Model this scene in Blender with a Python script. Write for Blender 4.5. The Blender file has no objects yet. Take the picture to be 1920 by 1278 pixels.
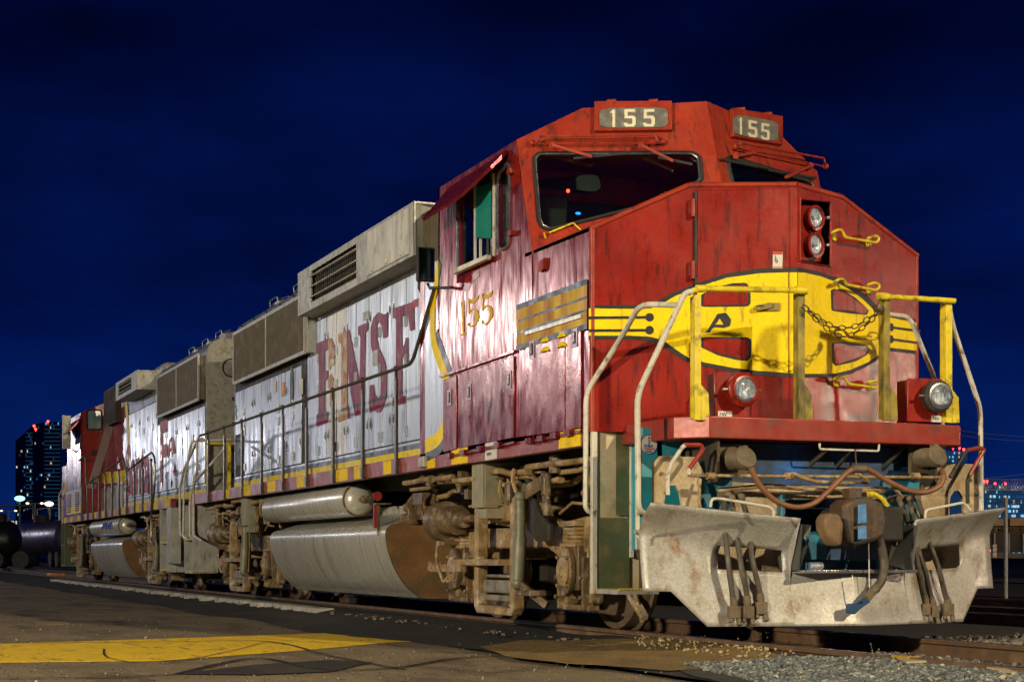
import bpy, bmesh, math, random
from mathutils import Vector, Matrix, noise
from mathutils.geometry import tessellate_polygon
random.seed(7)
C = bpy.context.scene.collection
SC = bpy.context.scene
R = math.radians

# ------------------------------------------------------------------ camera
FPX = 3050.0; TH = math.atan(1250/FPX); CXP, YHP = 960.0, 1042.0
ct, st = math.cos(TH), math.sin(TH)
CAM = Vector((12.66, -6.92, 0.63))
cd = bpy.data.cameras.new('camera'); cam = bpy.data.objects.new('camera', cd); C.objects.link(cam)
cd.sensor_width = 36; cd.lens = FPX/1920*36
cd.shift_y = (YHP-639)/1920
cd.clip_end = 5000; cd.clip_start = 0.1
view = Vector((-ct, st, 0)); right = Vector((st, ct, 0)); up = Vector((0, 0, 1))
cam.matrix_world = Matrix.Translation(CAM) @ Matrix((right, up, -view)).transposed().to_4x4()
SC.camera = cam

# ------------------------------------------------------------------ world: night sky with thin cloud
w = bpy.data.worlds.new("World"); SC.world = w; w.use_nodes = True
nt = w.node_tree; N = nt.nodes; L = nt.links; N.clear()
out = N.new('ShaderNodeOutputWorld'); bg = N.new('ShaderNodeBackground'); L.new(bg.outputs[0], out.inputs[0])
tc = N.new('ShaderNodeTexCoord'); sep = N.new('ShaderNodeSeparateXYZ'); L.new(tc.outputs['Generated'], sep.inputs[0])
rp = N.new('ShaderNodeValToRGB'); L.new(sep.outputs[2], rp.inputs[0])
el = rp.color_ramp.elements
el[0].position = 0.0; el[0].color = (0.0012, 0.016, 0.12, 1)
el[1].position = 0.34; el[1].color = (0.0003, 0.0016, 0.020, 1)
e = el.new(0.13); e.color = (0.0005, 0.0062, 0.068, 1)
mp = N.new('ShaderNodeMapping'); mp.inputs['Scale'].default_value = (3, 3, 9); L.new(tc.outputs['Generated'], mp.inputs[0])
nz = N.new('ShaderNodeTexNoise'); nz.inputs['Scale'].default_value = 1.6; nz.inputs['Detail'].default_value = 5; L.new(mp.outputs[0], nz.inputs[0])
mr = N.new('ShaderNodeMapRange'); mr.inputs[1].default_value = 0.35; mr.inputs[2].default_value = 0.75; mr.inputs[3].default_value = 0.50; mr.inputs[4].default_value = 1.7
L.new(nz.outputs[0], mr.inputs[0])
mx = N.new('ShaderNodeVectorMath'); mx.operation = 'SCALE'; L.new(rp.outputs[0], mx.inputs[0]); L.new(mr.outputs[0], mx.inputs['Scale'])
L.new(mx.outputs[0], bg.inputs[0]); bg.inputs[1].default_value = 1.0

# ------------------------------------------------------------------ yard lamps (outside the frame) and an added cab fill that light the scene
def lamp(name, loc, power, col, size=0.5, spot=None, target=None):
    d = bpy.data.lights.new(name, 'SPOT' if spot else 'POINT'); d.energy = power; d.color = col; d.shadow_soft_size = size
    o = bpy.data.objects.new(name, d); C.objects.link(o); o.location = loc
    if spot:
        d.spot_size = R(spot); d.spot_blend = 0.6
        o.rotation_euler = (Vector(target)-Vector(loc)).to_track_quat('-Z', 'Y').to_euler()
    return o
lamp('front_yard_lamp', (26, 7.0, 12.5), 25000, (1.0, 0.82, 0.54), 0.22)
lamp('side_yard_lamp', (-42, -19.5, 9.0), 4000, (1.0, 0.96, 0.90), 0.7)
lamp('far_yard_lamp', (-120, -21, 9.5), 6500, (0.95, 0.95, 1.0), 1.0)
lamp('flank_yard_lamp', (13, -23, 6.5), 23500, (1.0, 0.86, 0.62), 0.5)
lamp('cross_yard_lamp', (9.2, 27.0, 3.9), 3200, (1.0, 0.74, 0.52), 0.5)
lamp('cab_fill_light', (-.75, .1, 3.95), 5, (1.0, 0.55, 0.40), 0.05)  # dim fill added to lift the cab interior; no such lamp known
SC.view_settings.view_transform = 'Standard'; SC.view_settings.look = 'None'
SC.view_settings.exposure = 0.0; SC.view_settings.gamma = 1.0

# ------------------------------------------------------------------ unprojection of measured points on to real planes
def ray(px, py): return view + right*((px-CXP)/FPX) + up*((YHP-py)/FPX)
def onpl(px, py, p0, n):
    r = ray(px, py); return CAM + r*((p0-CAM).dot(n)/r.dot(n))
def Y(px, py, y): return onpl(px, py, Vector((0, y, 0)), Vector((0, 1, 0)))
def X(px, py, x): return onpl(px, py, Vector((x, 0, 0)), Vector((1, 0, 0)))
def Z(px, py, z): return onpl(px, py, Vector((0, 0, z)), Vector((0, 0, 1)))
def D(px, py, d): return CAM + ray(px, py)*d
class Pl:
    def __init__(s, a, b, c):
        s.p = Vector(a); s.n = (Vector(b)-s.p).cross(Vector(c)-s.p).normalized()
        if s.n.x < 0: s.n = -s.n
    def __call__(s, px, py, off=0.0): return onpl(px, py, s.p+s.n*off, s.n)

# ------------------------------------------------------------------ materials
def nn(t, k, **kw):
    n = t.nodes.new(k)
    for a, b in kw.items(): setattr(n, a, b)
    return n
MATS = {}
def mat(name, col, col2=None, sc=3.0, st_=(1, 1, 1), rough=0.5, metal=0.0, bump=0.0, bsc=20.0, bst=(1, 1, 1), dirt=None, damt=0.5, dsc=2.5, dst=(1, 1, 1),
        spec=0.5, rvar=0.12, speck=None, isl=None, emit=None, estr=0.0, bump2=0.0, b2sc=3.0, b2st=(1, 1, 1), coat=0.0, detail=6):
    if name in MATS: return MATS[name]
    m = bpy.data.materials.new(name); m.use_nodes = True; t = m.node_tree; t.nodes.clear()
    o = nn(t, 'ShaderNodeOutputMaterial'); p = nn(t, 'ShaderNodeBsdfPrincipled'); t.links.new(p.outputs[0], o.inputs[0])
    p.inputs['Roughness'].default_value = rough; p.inputs['Metallic'].default_value = metal
    p.inputs['Specular IOR Level'].default_value = spec; p.inputs['Coat Weight'].default_value = coat; p.inputs['Coat Roughness'].default_value = 0.15
    tcn = nn(t, 'ShaderNodeTexCoord')
    def nz(scale, stretch, det=detail):
        mpn = nn(t, 'ShaderNodeMapping'); mpn.inputs['Scale'].default_value = stretch; t.links.new(tcn.outputs['Object'], mpn.inputs[0])
        n = nn(t, 'ShaderNodeTexNoise'); n.inputs['Scale'].default_value = scale; n.inputs['Detail'].default_value = det; n.inputs['Roughness'].default_value = 0.6
        t.links.new(mpn.outputs[0], n.inputs[0]); return n.outputs[0]
    def ramp(src, a, b):
        r = nn(t, 'ShaderNodeMapRange'); r.inputs[1].default_value = a; r.inputs[2].default_value = b; t.links.new(src, r.inputs[0]); return r.outputs[0]
    def mix(f, a, b):
        x = nn(t, 'ShaderNodeMix', data_type='RGBA'); t.links.new(f, x.inputs[0])
        for k, v in ((6, a), (7, b)):
            if isinstance(v, tuple): x.inputs[k].default_value = (*v, 1)
            else: t.links.new(v, x.inputs[k])
        return x.outputs[2]
    if col2 is None: col2 = tuple(v*0.72 for v in col)
    n1 = nz(sc, st_)
    c_ = mix(ramp(n1, 0.35, 0.68), col, col2)
    if isl:
        gi = nn(t, 'ShaderNodeNewGeometry'); cr = nn(t, 'ShaderNodeValToRGB'); cr.color_ramp.interpolation = 'CONSTANT'; t.links.new(gi.outputs['Random Per Island'], cr.inputs[0])
        for k, (ps, cl) in enumerate(isl):
            e_ = cr.color_ramp.elements[k] if k < 2 else cr.color_ramp.elements.new(ps)
            e_.position = ps; e_.color = (*cl, 1)
        c_ = cr.outputs[0]
    if dirt:
        n2 = nz(dsc, dst)
        f = ramp(n2, 0.72-damt*0.5, 0.86-damt*0.35)
        c_ = mix(f, c_, dirt)
    if speck:
        r2 = nn(t, 'ShaderNodeMapRange'); r2.inputs[1].default_value = .3; r2.inputs[2].default_value = .7; r2.inputs[3].default_value = 1-speck[1]; r2.inputs[4].default_value = 1+speck[1]
        t.links.new(nz(speck[0], (1, 1, 1), 2), r2.inputs[0]); vm = nn(t, 'ShaderNodeVectorMath', operation='SCALE'); t.links.new(c_, vm.inputs[0]); t.links.new(r2.outputs[0], vm.inputs['Scale']); c_ = vm.outputs[0]
    t.links.new(c_, p.inputs['Base Color'])
    r = nn(t, 'ShaderNodeMapRange'); r.inputs[3].default_value = max(0.02, rough-rvar); r.inputs[4].default_value = min(1, rough+rvar)
    r.inputs[1].default_value = 0.3; r.inputs[2].default_value = 0.7; t.links.new(nz(sc*2.3, st_), r.inputs[0]); t.links.new(r.outputs[0], p.inputs['Roughness'])
    prev = None
    for amt, s_, stv in ((bump, bsc, bst), (bump2, b2sc, b2st)):
        if amt:
            b = nn(t, 'ShaderNodeBump'); b.inputs['Strength'].default_value = 1.0; b.inputs['Distance'].default_value = amt
            t.links.new(nz(s_, stv, 3), b.inputs['Height'])
            if prev: t.links.new(prev, b.inputs['Normal'])
            prev = b.outputs[0]
    if prev: t.links.new(prev, p.inputs['Normal'])
    if emit: p.inputs['Emission Color'].default_value = (*emit, 1); p.inputs['Emission Strength'].default_value = estr
    MATS[name] = m; return m
def glassmat(name, tint, alpha):
    m = bpy.data.materials.new(name); m.use_nodes = True; t = m.node_tree; t.nodes.clear()
    o = nn(t, 'ShaderNodeOutputMaterial'); tr = nn(t, 'ShaderNodeBsdfTransparent'); tr.inputs[0].default_value = (*tint, 1)
    g = nn(t, 'ShaderNodeBsdfGlossy'); g.inputs['Roughness'].default_value = 0.04; g.inputs[0].default_value = (0.9, 0.95, 1, 1)
    f = nn(t, 'ShaderNodeFresnel'); f.inputs[0].default_value = 1.6; x = nn(t, 'ShaderNodeMixShader')
    a = nn(t, 'ShaderNodeMath', operation='ADD'); a.inputs[1].default_value = alpha; t.links.new(f.outputs[0], a.inputs[0])
    t.links.new(a.outputs[0], x.inputs[0]); t.links.new(tr.outputs[0], x.inputs[1]); t.links.new(g.outputs[0], x.inputs[2]); t.links.new(x.outputs[0], o.inputs[0])
    return m
RED = mat('red_paint', (0.30, 0.018, 0.008), (0.20, 0.012, 0.007), sc=1.6, rough=0.30, rvar=.08, bump=0.0010, bsc=14, bump2=0.005, b2sc=2.2, dirt=(0.035, 0.010, 0.008), damt=0.37, dsc=3.2, dst=(6, 6, 0.8), spec=0.5, speck=(45, .12))
REDF = mat('faded_red_roof_paint', (0.36, 0.038, 0.013), (0.24, 0.018, 0.009), sc=3, rough=0.5, bump=0.0015, bsc=14, dirt=(0.05, 0.015, 0.010), damt=0.38, dsc=3, dst=(5, 5, 1.4), spec=0.4, speck=(45, .12))
REDS = mat('burnished_red_paint', (0.235, 0.020, 0.030), (0.15, 0.010, 0.016), sc=2.0, st_=(6, 6, 0.6), rough=0.22, metal=0.35, bump=0.0004, bsc=30, bst=(1, 1, 0.12), bump2=0.024, b2sc=0.9, b2st=(2.0, 2.0, 0.7), dirt=(0.28, 0.08, 0.09), damt=0.22, dsc=2, dst=(16, 16, 0.25), spec=0.45)
REDL = mat('red_door_paint', (0.21, 0.018, 0.024), (0.14, 0.010, 0.013), sc=1.5, st_=(2, 2, 0.8), rough=0.24, metal=0.35, bump=0.0006, bsc=30, bump2=0.014, b2sc=1.1, b2st=(1.8, 1.8, 0.9), dirt=(0.07, 0.02, 0.02), damt=0.3, dsc=3, spec=0.6)
SIL = mat('silver_hood_paint', (0.43, 0.48, 0.57), (0.33, 0.375, 0.45), sc=1.0, st_=(4, 4, 0.5), rough=0.32, metal=0.40, bump=0.0005, bsc=25, bst=(1, 1, 0.2), bump2=0.010, b2sc=1.0, b2st=(2.4, 2.4, 0.35), dirt=(0.24, 0.18, 0.12), damt=0.31, dsc=2.2, dst=(8, 8, 0.5), spec=0.5)
WHT = mat('bare_patch_paint', (0.62, 0.60, 0.52), (0.45, 0.44, 0.40), sc=2, st_=(5, 5, 0.6), rough=0.35, metal=0.2, bump2=0.008, b2sc=1.2, b2st=(2, 2, 0.5), dirt=(0.30, 0.22, 0.12), damt=0.35, dsc=3, dst=(5, 5, 0.8))
SILG = mat('grimy_silver_paint', (0.44, 0.44, 0.40), (0.32, 0.31, 0.26), sc=5, rough=0.5, metal=0.2, bump=0.002, bsc=30, dirt=(0.13, 0.11, 0.07), damt=0.36, dsc=4, dst=(4, 4, 1))
YEL = mat('yellow_paint', (0.90, 0.68, 0.006), (0.80, 0.58, 0.006), sc=3, rough=0.5, spec=.2, dirt=(0.28, 0.18, 0.03), damt=0.29, dsc=4, dst=(5, 5, 1.2), bump2=0.003, b2sc=2.2, speck=(40, .08))
YELF = mat('faded_yellow_paint', (0.62, 0.43, 0.02), (0.26, 0.06, 0.03), sc=1.8, st_=(2, 2, .4), rough=0.5, spec=.2, bump2=0.010, b2sc=1.4, b2st=(2.6, 2.6, 0.7))
YRAIL = mat('worn_yellow_rail_paint', (0.80, 0.64, 0.02), (0.60, 0.46, 0.02), sc=8, rough=0.42, dirt=(0.07, 0.05, 0.02), damt=0.42, dsc=9, bump=0.002, bsc=40)
BLK = mat('black_paint', (0.012, 0.014, 0.018), (0.02, 0.02, 0.022), rough=0.5)
DGRY = mat('slate_stripe_paint', (0.06, 0.08, 0.11), (0.05, 0.06, 0.08), rough=0.4, metal=0.2)
PUR = mat('purple_letter_paint', (0.25, 0.025, 0.085), (0.17, 0.015, 0.055), sc=3, st_=(5, 5, 0.6), rough=0.5, spec=.25, bump2=0.006, b2sc=1.2, b2st=(2.2, 2.2, 0.5), dirt=(.40, .38, .42), damt=.24, dsc=6, dst=(3, 3, 1))
RUST = mat('orange_rust_flaking', (0.42, 0.13, 0.02), (0.55, 0.40, 0.28), sc=9, rough=0.6, dirt=(0.6, 0.56, 0.48), damt=0.5, dsc=7)
LRED = mat('red_letter_paint', (0.42, 0.018, 0.020), (0.32, 0.014, 0.016), sc=3, rough=0.5, spec=.25, bump2=0.006, b2sc=1.2, b2st=(2.2, 2.2, 0.5))
BRN = mat('dusty_brown_steel', (0.19, 0.12, 0.055), (0.045, 0.033, 0.02), sc=5, rough=0.48, bump=0.004, bsc=30, dirt=(0.46, 0.36, 0.22), damt=0.34, dsc=6, speck=(60, .3))
BRNL = mat('tan_dusted_steel', (0.42, 0.28, 0.125), (0.12, 0.08, 0.035), sc=6, rough=0.45, bump=0.003, bsc=30, dirt=(0.58, 0.52, 0.40), damt=0.36, dsc=7, speck=(60, .3))
DRK = mat('dark_greasy_steel', (0.035, 0.03, 0.024), (0.02, 0.018, 0.016), sc=4, rough=0.7, bump=0.003, bsc=25, dirt=(0.09, 0.06, 0.035), damt=0.42, dsc=4)
GRN = mat('dark_green_step', (0.075, 0.11, 0.05), (0.09, 0.09, 0.035), sc=4, rough=0.6, dirt=(0.20, 0.16, 0.08), damt=0.4, dsc=4)
TEAL = mat('bluelit_teal_paint', (0.02, 0.30, 0.38), (0.03, 0.22, 0.27), sc=4, rough=0.45, dirt=(0.20, 0.18, 0.13), damt=0.34, dsc=5, dst=(3, 3, 1))  # teal paint, strengthened to carry the blue ambient light
TANK = mat('streaked_tank_paint', (0.62, 0.62, 0.56), (0.50, 0.485, 0.40), sc=1.6, st_=(6, 0.4, 0.4), rough=0.30, metal=0.30, bump2=0.004, b2sc=3, dirt=(0.30, 0.24, 0.15), damt=0.34, dsc=1.8, dst=(6, 0.4, 0.4))
RUSTP = mat('rusted_plate', (0.13, 0.065, 0.022), (0.22, 0.11, 0.035), sc=3, rough=0.7, bump=0.003, bsc=40, dirt=(0.04, 0.05, 0.022), damt=0.45, dsc=2, speck=(50, .25))
PLOW = mat('rust_speckled_plow_paint', (0.41, 0.40, 0.375), (0.31, 0.295, 0.25), sc=3, rough=0.42, metal=0.18, bump=0.0012, bsc=60, bump2=0.006, b2sc=1.4, dirt=(0.21, 0.12, 0.045), damt=0.37, dsc=8, dst=(1, 1, .7), detail=12, speck=(55, .18))
PILOT = mat('stained_pilot_paint', (0.48, 0.40, 0.26), (0.34, 0.24, 0.11), sc=4, rough=0.6, bump=0.003, bsc=30, dirt=(0.13, 0.08, 0.035), damt=0.42, dsc=5, speck=(50, .15))
WPIPE = mat('chipped_white_pipe', (0.62, 0.60, 0.52), (0.50, 0.47, 0.38), sc=8, rough=0.4, dirt=(0.12, 0.09, 0.06), damt=0.34, dsc=14)
CHR = mat('bare_metal', (0.55, 0.55, 0.55), (0.4, 0.4, 0.4), rough=0.25, metal=0.9)
GRIL = mat('dusty_radiator_grille', (0.15, 0.125, 0.075), (0.10, 0.08, 0.045), sc=3, rough=0.7, dirt=(0.22, 0.19, 0.13), damt=0.35, dsc=3)
RUB = mat('black_rubber', (0.015, 0.015, 0.015), rough=0.6)
HOSE = mat('brown_cable_jacket', (0.23, 0.10, 0.045), (0.17, 0.07, 0.03), sc=8, rough=0.5, bump=0.001, bsc=60)
CHAIN = mat('dirty_chain_steel', (0.06, 0.045, 0.025), (0.10, 0.08, 0.04), rough=0.5, metal=0.5)
NB = mat('number_board_grey', (0.16, 0.16, 0.14), (0.11, 0.11, 0.10), sc=12, rough=0.5, dirt=(0.28, 0.27, 0.22), damt=0.4, dsc=20)
CREAM = mat('cream_figures', (0.75, 0.70, 0.52), rough=0.5)
STK = mat('white_sticker', (0.7, 0.68, 0.62), rough=0.5)
ORST = mat('orange_sticker', (0.7, 0.28, 0.06), rough=0.5)
BLUST = mat('blue_sticker_ink', (0.03, 0.08, 0.35), rough=0.5)
REDST = mat('red_sticker_ink', (0.6, 0.04, 0.03), rough=0.5)
TBLIND = mat('teal_sun_blind', (0.005, 0.20, 0.16), (0.004, 0.15, 0.12), rough=0.7, spec=0.2)
MIRR = mat('mirror_glass', (0.8, 0.8, 0.8), (0.7, 0.7, 0.7), rough=0.03, metal=1.0, rvar=0.01)
LENS = mat('headlight_reflector', (0.85, 0.88, 0.92), (0.16, 0.20, 0.26), sc=16, st_=(1, 5, 1), rough=0.25, metal=0.15, bump=0.02, bsc=22, spec=1.0)  # pale and dark streaks painted in for bright reflections
INT = mat('cab_interior_lining', (0.03, 0.035, 0.03), rough=0.8)
SEATM = mat('seat_vinyl', (0.10, 0.12, 0.06), rough=0.6)
YEDGE = mat('step_tread_yellow', (0.65, 0.5, 0.05), rough=0.6)
GLS = glassmat('cab_glass', (0.75, 0.82, 0.85), 0.03)
LGLS = glassmat('lamp_glass', (0.95, 0.97, 1.0), 0.05)

# ------------------------------------------------------------------ mesh builder
def frame(d):
    d = d.normalized(); a = Vector((0, 0, 1)) if abs(d.z) < 0.9 else Vector((1, 0, 0))
    u = d.cross(a).normalized(); return u, d.cross(u).normalized()
class MB:
    def __init__(s): s.v = []; s.f = []; s.m = []
    def add(s, vs, fs, mi=0):
        b = len(s.v); s.v += [Vector(p) for p in vs]; s.f += [tuple(i+b for i in f) for f in fs]; s.m += [mi]*len(fs); return s
    def box(s, x0, x1, y0, y1, z0, z1, mi=0):
        x0, x1 = sorted((x0, x1)); y0, y1 = sorted((y0, y1)); z0, z1 = sorted((z0, z1))
        return s.add([(x0, y0, z0), (x1, y0, z0), (x1, y1, z0), (x0, y1, z0), (x0, y0, z1), (x1, y0, z1), (x1, y1, z1), (x0, y1, z1)],
                     [(0, 3, 2, 1), (4, 5, 6, 7), (0, 1, 5, 4), (1, 2, 6, 5), (2, 3, 7, 6), (3, 0, 4, 7)], mi)
    def plate(s, poly, d, mi=0, holes=(), back=True):
        """solid plate: outline poly (3D) extruded by vector d, with holes"""
        d = Vector(d); loops = [[Vector(p) for p in poly]] + [[Vector(p) for p in h] for h in holes]
        tris = tessellate_polygon(loops); flat = [p for l in loops for p in l]; n = len(flat)
        if not tris: return s
        a, b, c = [flat[i] for i in tris[0]]
        fl = (b-a).cross(c-a).dot(d) < 0
        top = [t if not fl else t[::-1] for t in tris]
        fs = [tuple(i+n for i in t) for t in top]
        if back: fs += [t[::-1] for t in top]
        k = 0
        for l in loops:
            m = len(l)
            for i in range(m):
                j = (i+1) % m; fs.append((k+i, k+j, k+j+n, k+i+n))
            k += m
        return s.add(flat+[p+d for p in flat], fs, mi)
    def beam(s, a, b, w, h, mi=0, upv=None):
        a, b = Vector(a), Vector(b); d = (b-a).normalized(); u0 = Vector(upv) if upv else (Vector((0, 0, 1)) if abs(d.z) < .95 else Vector((0, 1, 0)))
        sx = d.cross(u0).normalized(); sy = sx.cross(d).normalized()
        vs = [p+sx*(w/2*i)+sy*(h/2*j) for p in (a, b) for i, j in ((-1, -1), (1, -1), (1, 1), (-1, 1))]
        return s.add(vs, [(3, 2, 1, 0), (4, 5, 6, 7), (0, 1, 5, 4), (1, 2, 6, 5), (2, 3, 7, 6), (3, 0, 4, 7)], mi)
    def cyl(s, a, b, r0, r1=None, n=16, mi=0, cap=True):
        a, b = Vector(a), Vector(b); r1 = r0 if r1 is None else r1; u, v = frame(b-a)
        vs = [p+(u*math.cos(2*math.pi*i/n)+v*math.sin(2*math.pi*i/n))*r for p, r in ((a, r0), (b, r1)) for i in range(n)]
        fs = [(i, (i+1) % n, n+(i+1) % n, n+i) for i in range(n)]
        if cap: fs += [tuple(range(n))[::-1], tuple(range(n, 2*n))]
        return s.add(vs, fs, mi)
    def lathe(s, a, d, prof, n=24, mi=0, cap=True):
        """prof: list of (distance along d, radius)"""
        a, d = Vector(a), Vector(d).normalized(); u, v = frame(d); vs = []; fs = []
        for t, r in prof: vs += [a+d*t+(u*math.cos(2*math.pi*i/n)+v*math.sin(2*math.pi*i/n))*max(r, 1e-4) for i in range(n)]
        for k in range(len(prof)-1): fs += [(k*n+i, k*n+(i+1) % n, (k+1)*n+(i+1) % n, (k+1)*n+i) for i in range(n)]
        if cap: fs += [tuple(range(n))[::-1], tuple(range((len(prof)-1)*n, len(prof)*n))]
        return s.add(vs, fs, mi)
    def tube(s, pts, r, n=10, mi=0, bend=0.0, closed=False):
        P = [Vector(p) for p in pts]
        if bend:
            Q = [P[0]]
            for i in range(1, len(P)-1):
                a, b, c = P[i-1], P[i], P[i+1]; k = min(bend, (a-b).length*.45, (c-b).length*.45)
                p0 = b+(a-b).normalized()*k; p1 = b+(c-b).normalized()*k
                for j in range(6):
                    t = j/5; Q.append(p0*(1-t)**2+b*2*t*(1-t)+p1*t*t)
            Q.append(P[-1]); P = Q
        m = len(P); vs = []; fs = []; u = None
        for i in range(m):
            if closed: d = P[(i+1) % m]-P[i-1]
            else: d = P[min(i+1, m-1)]-P[max(i-1, 0)]
            d = d.normalized()
            if u is None: u, v = frame(d)
            else:
                u = (u-d*u.dot(d)).normalized(); v = d.cross(u)
            vs += [P[i]+(u*math.cos(2*math.pi*k/n)+v*math.sin(2*math.pi*k/n))*r for k in range(n)]
        for i in range(m if closed else m-1):
            j = (i+1) % m
            fs += [(i*n+k, i*n+(k+1) % n, j*n+(k+1) % n, j*n+k) for k in range(n)]
        if not closed: fs += [tuple(range(n))[::-1], tuple(range((m-1)*n, m*n))]
        return s.add(vs, fs, mi)
    def ball(s, c, r, sc=(1, 1, 1), n=12, mi=0):
        c = Vector(c); vs = []; fs = []; h = n//2
        for i in range(h+1):
            a = math.pi*i/h
            for k in range(n): vs.append(c+Vector((math.sin(a)*math.cos(2*math.pi*k/n)*sc[0], math.sin(a)*math.sin(2*math.pi*k/n)*sc[1], math.cos(a)*sc[2]))*r)
        for i in range(h): fs += [(i*n+k, (i+1)*n+k, (i+1)*n+(k+1) % n, i*n+(k+1) % n) for k in range(n)]
        return s.add(vs, fs, mi)
    def build(s, name, mats, parent=None, bevel=0.0, smooth=True, seg=2, mods=None):
        off = Vector((0, 0, 0)); p = parent
        while p is not None: off += p.location; p = p.parent
        me = bpy.data.meshes.new(name); me.from_pydata([v-off for v in s.v], [], s.f)
        if not isinstance(mats, (list, tuple)): mats = [mats]
        for m in mats: me.materials.append(m)
        me.polygons.foreach_set('material_index', s.m)
        bm = bmesh.new(); bm.from_mesh(me); bmesh.ops.remove_doubles(bm, verts=bm.verts, dist=1e-5); bmesh.ops.recalc_face_normals(bm, faces=bm.faces); bm.to_mesh(me); bm.free()
        if smooth:
            me.polygons.foreach_set('use_smooth', [True]*len(me.polygons)); me.set_sharp_from_angle(angle=R(34))
        me.update()
        groups = pieces(me) if parent else [None]
        first = None
        for gi, g in enumerate(groups):
            if len(groups) > 1:
                sub = me.copy(); bm = bmesh.new(); bm.from_mesh(sub); bm.verts.ensure_lookup_table()
                bmesh.ops.delete(bm, geom=[v for v in bm.verts if v.index not in g], context='VERTS'); bm.to_mesh(sub); bm.free()
            else: sub = me
            o = bpy.data.objects.new(name, sub); C.objects.link(o)
            if parent: o.parent = parent
            if len(groups) > 90 and gi == len(groups)-1: o['kind'] = 'stuff'
            if bevel:
                b = o.modifiers.new('bevel', 'BEVEL'); b.width = bevel; b.segments = seg; b.limit_method = 'ANGLE'; b.angle_limit = R(40)
            first = first or o
        return first
def pieces(me):
    """groups of vertices that stand far apart: each becomes a part of its own"""
    n = len(me.vertices); par = list(range(n))
    def find(a):
        while par[a] != a: par[a] = par[par[a]]; a = par[a]
        return a
    for e in me.edges:
        a, b = find(e.vertices[0]), find(e.vertices[1])
        if a != b: par[a] = b
    isl = {}
    for i in range(n): isl.setdefault(find(i), []).append(i)
    isl = list(isl.values())
    if len(isl) < 2 or len(isl) > 700: return [None]
    lo = [[min(me.vertices[i].co[k] for i in g) for k in range(3)] for g in isl]; hi = [[max(me.vertices[i].co[k] for i in g) for k in range(3)] for g in isl]
    sz = [max(h[k]-l[k] for k in range(3)) for l, h in zip(lo, hi)]; q = list(range(len(isl)))
    def f2(a):
        while q[a] != a: q[a] = q[q[a]]; a = q[a]
        return a
    for a in range(len(isl)):
        for b in range(a+1, len(isl)):
            lim = max(.019, .46*max(sz[a], sz[b])); gp = sum(max(0, lo[a][k]-hi[b][k], lo[b][k]-hi[a][k])**2 for k in range(3))**.5
            if gp <= lim:
                x, y = f2(a), f2(b)
                if x != y: q[x] = y
    out = {}
    for a in range(len(isl)): out.setdefault(f2(a), set()).update(isl[a])
    out = sorted(out.values(), key=len, reverse=True)
    if len(out) > 91: out = out[:90]+[set().union(*out[90:])]
    return out if len(out) > 1 else [None]
def thing(name, label, cat, loc=(0, 0, 0), group=None):
    o = bpy.data.objects.new(name, None); C.objects.link(o); o.location = loc; o.empty_display_size = 0.3
    o['label'] = label; o['category'] = cat
    if group: o['group'] = group
    return o
def tag(o, label, cat, group=None, kind=None):
    o['label'] = label; o['category'] = cat
    if group: o['group'] = group
    if kind: o['kind'] = kind
    return o
def struct(o, kind='structure'): o['kind'] = kind; return o
def lab(o, label): o['label'] = label; return o
def dup(o, off, parent):
    c = o.copy(); C.objects.link(c); c.parent = parent
    c.location = o.location+Vector(off)
    for ch in list(o.children): dup_child(ch, c)
    return c
def dup_child(ch, par):
    c = ch.copy(); C.objects.link(c); c.parent = par
    for g in ch.children: dup_child(g, c)
def text(s, name, m, parent, p0, ux, uy, size, ext=0.001, sx=1.0, bold=0.0):
    """flat lettering lying in the plane (ux,uy), lower left corner p0"""
    cu = bpy.data.curves.new('t', 'FONT'); cu.body = s; cu.size = size; cu.extrude = ext; cu.offset = bold
    to = bpy.data.objects.new('t', cu); C.objects.link(to)
    dg = bpy.context.evaluated_depsgraph_get(); me = bpy.data.meshes.new_from_object(to.evaluated_get(dg))
    bpy.data.objects.remove(to); bpy.data.curves.remove(cu)
    off = Vector((0, 0, 0)); p = parent
    while p is not None: off += p.location; p = p.parent
    ux = Vector(ux).normalized(); uy = Vector(uy).normalized(); uz = ux.cross(uy)
    for v in me.vertices: c = v.co.copy(); v.co = Vector(p0)-off+ux*(c.x*sx)+uy*c.y+uz*c.z
    me.materials.clear(); me.materials.append(m)
    o = bpy.data.objects.new(name, me); C.objects.link(o); o.parent = parent
    return o
def circ(c, u, v, r, n=20): return [Vector(c)+Vector(u)*r*math.cos(2*math.pi*i/n)+Vector(v)*r*math.sin(2*math.pi*i/n) for i in range(n)]
def rnd(poly, k=0.3, n=3):
    """round the corners of a 3D polygon"""
    out = []; m = len(poly)
    for i in range(m):
        a, b, c = Vector(poly[i-1]), Vector(poly[i]), Vector(poly[(i+1) % m]); p = b+(a-b)*k; q = b+(c-b)*k
        for j in range(n+1):
            t = j/n; out.append(p*(1-t)**2+b*2*t*(1-t)+q*t*t)
    return out
def grow(poly, f):
    c = sum((Vector(p) for p in poly), Vector())/len(poly); return [c+(Vector(p)-c)*f for p in poly]
NY = Vector((0, -1, 0))
YS = 1.53           # half width of the cab and the sills
HY = 1.0            # half width of the hood

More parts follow.
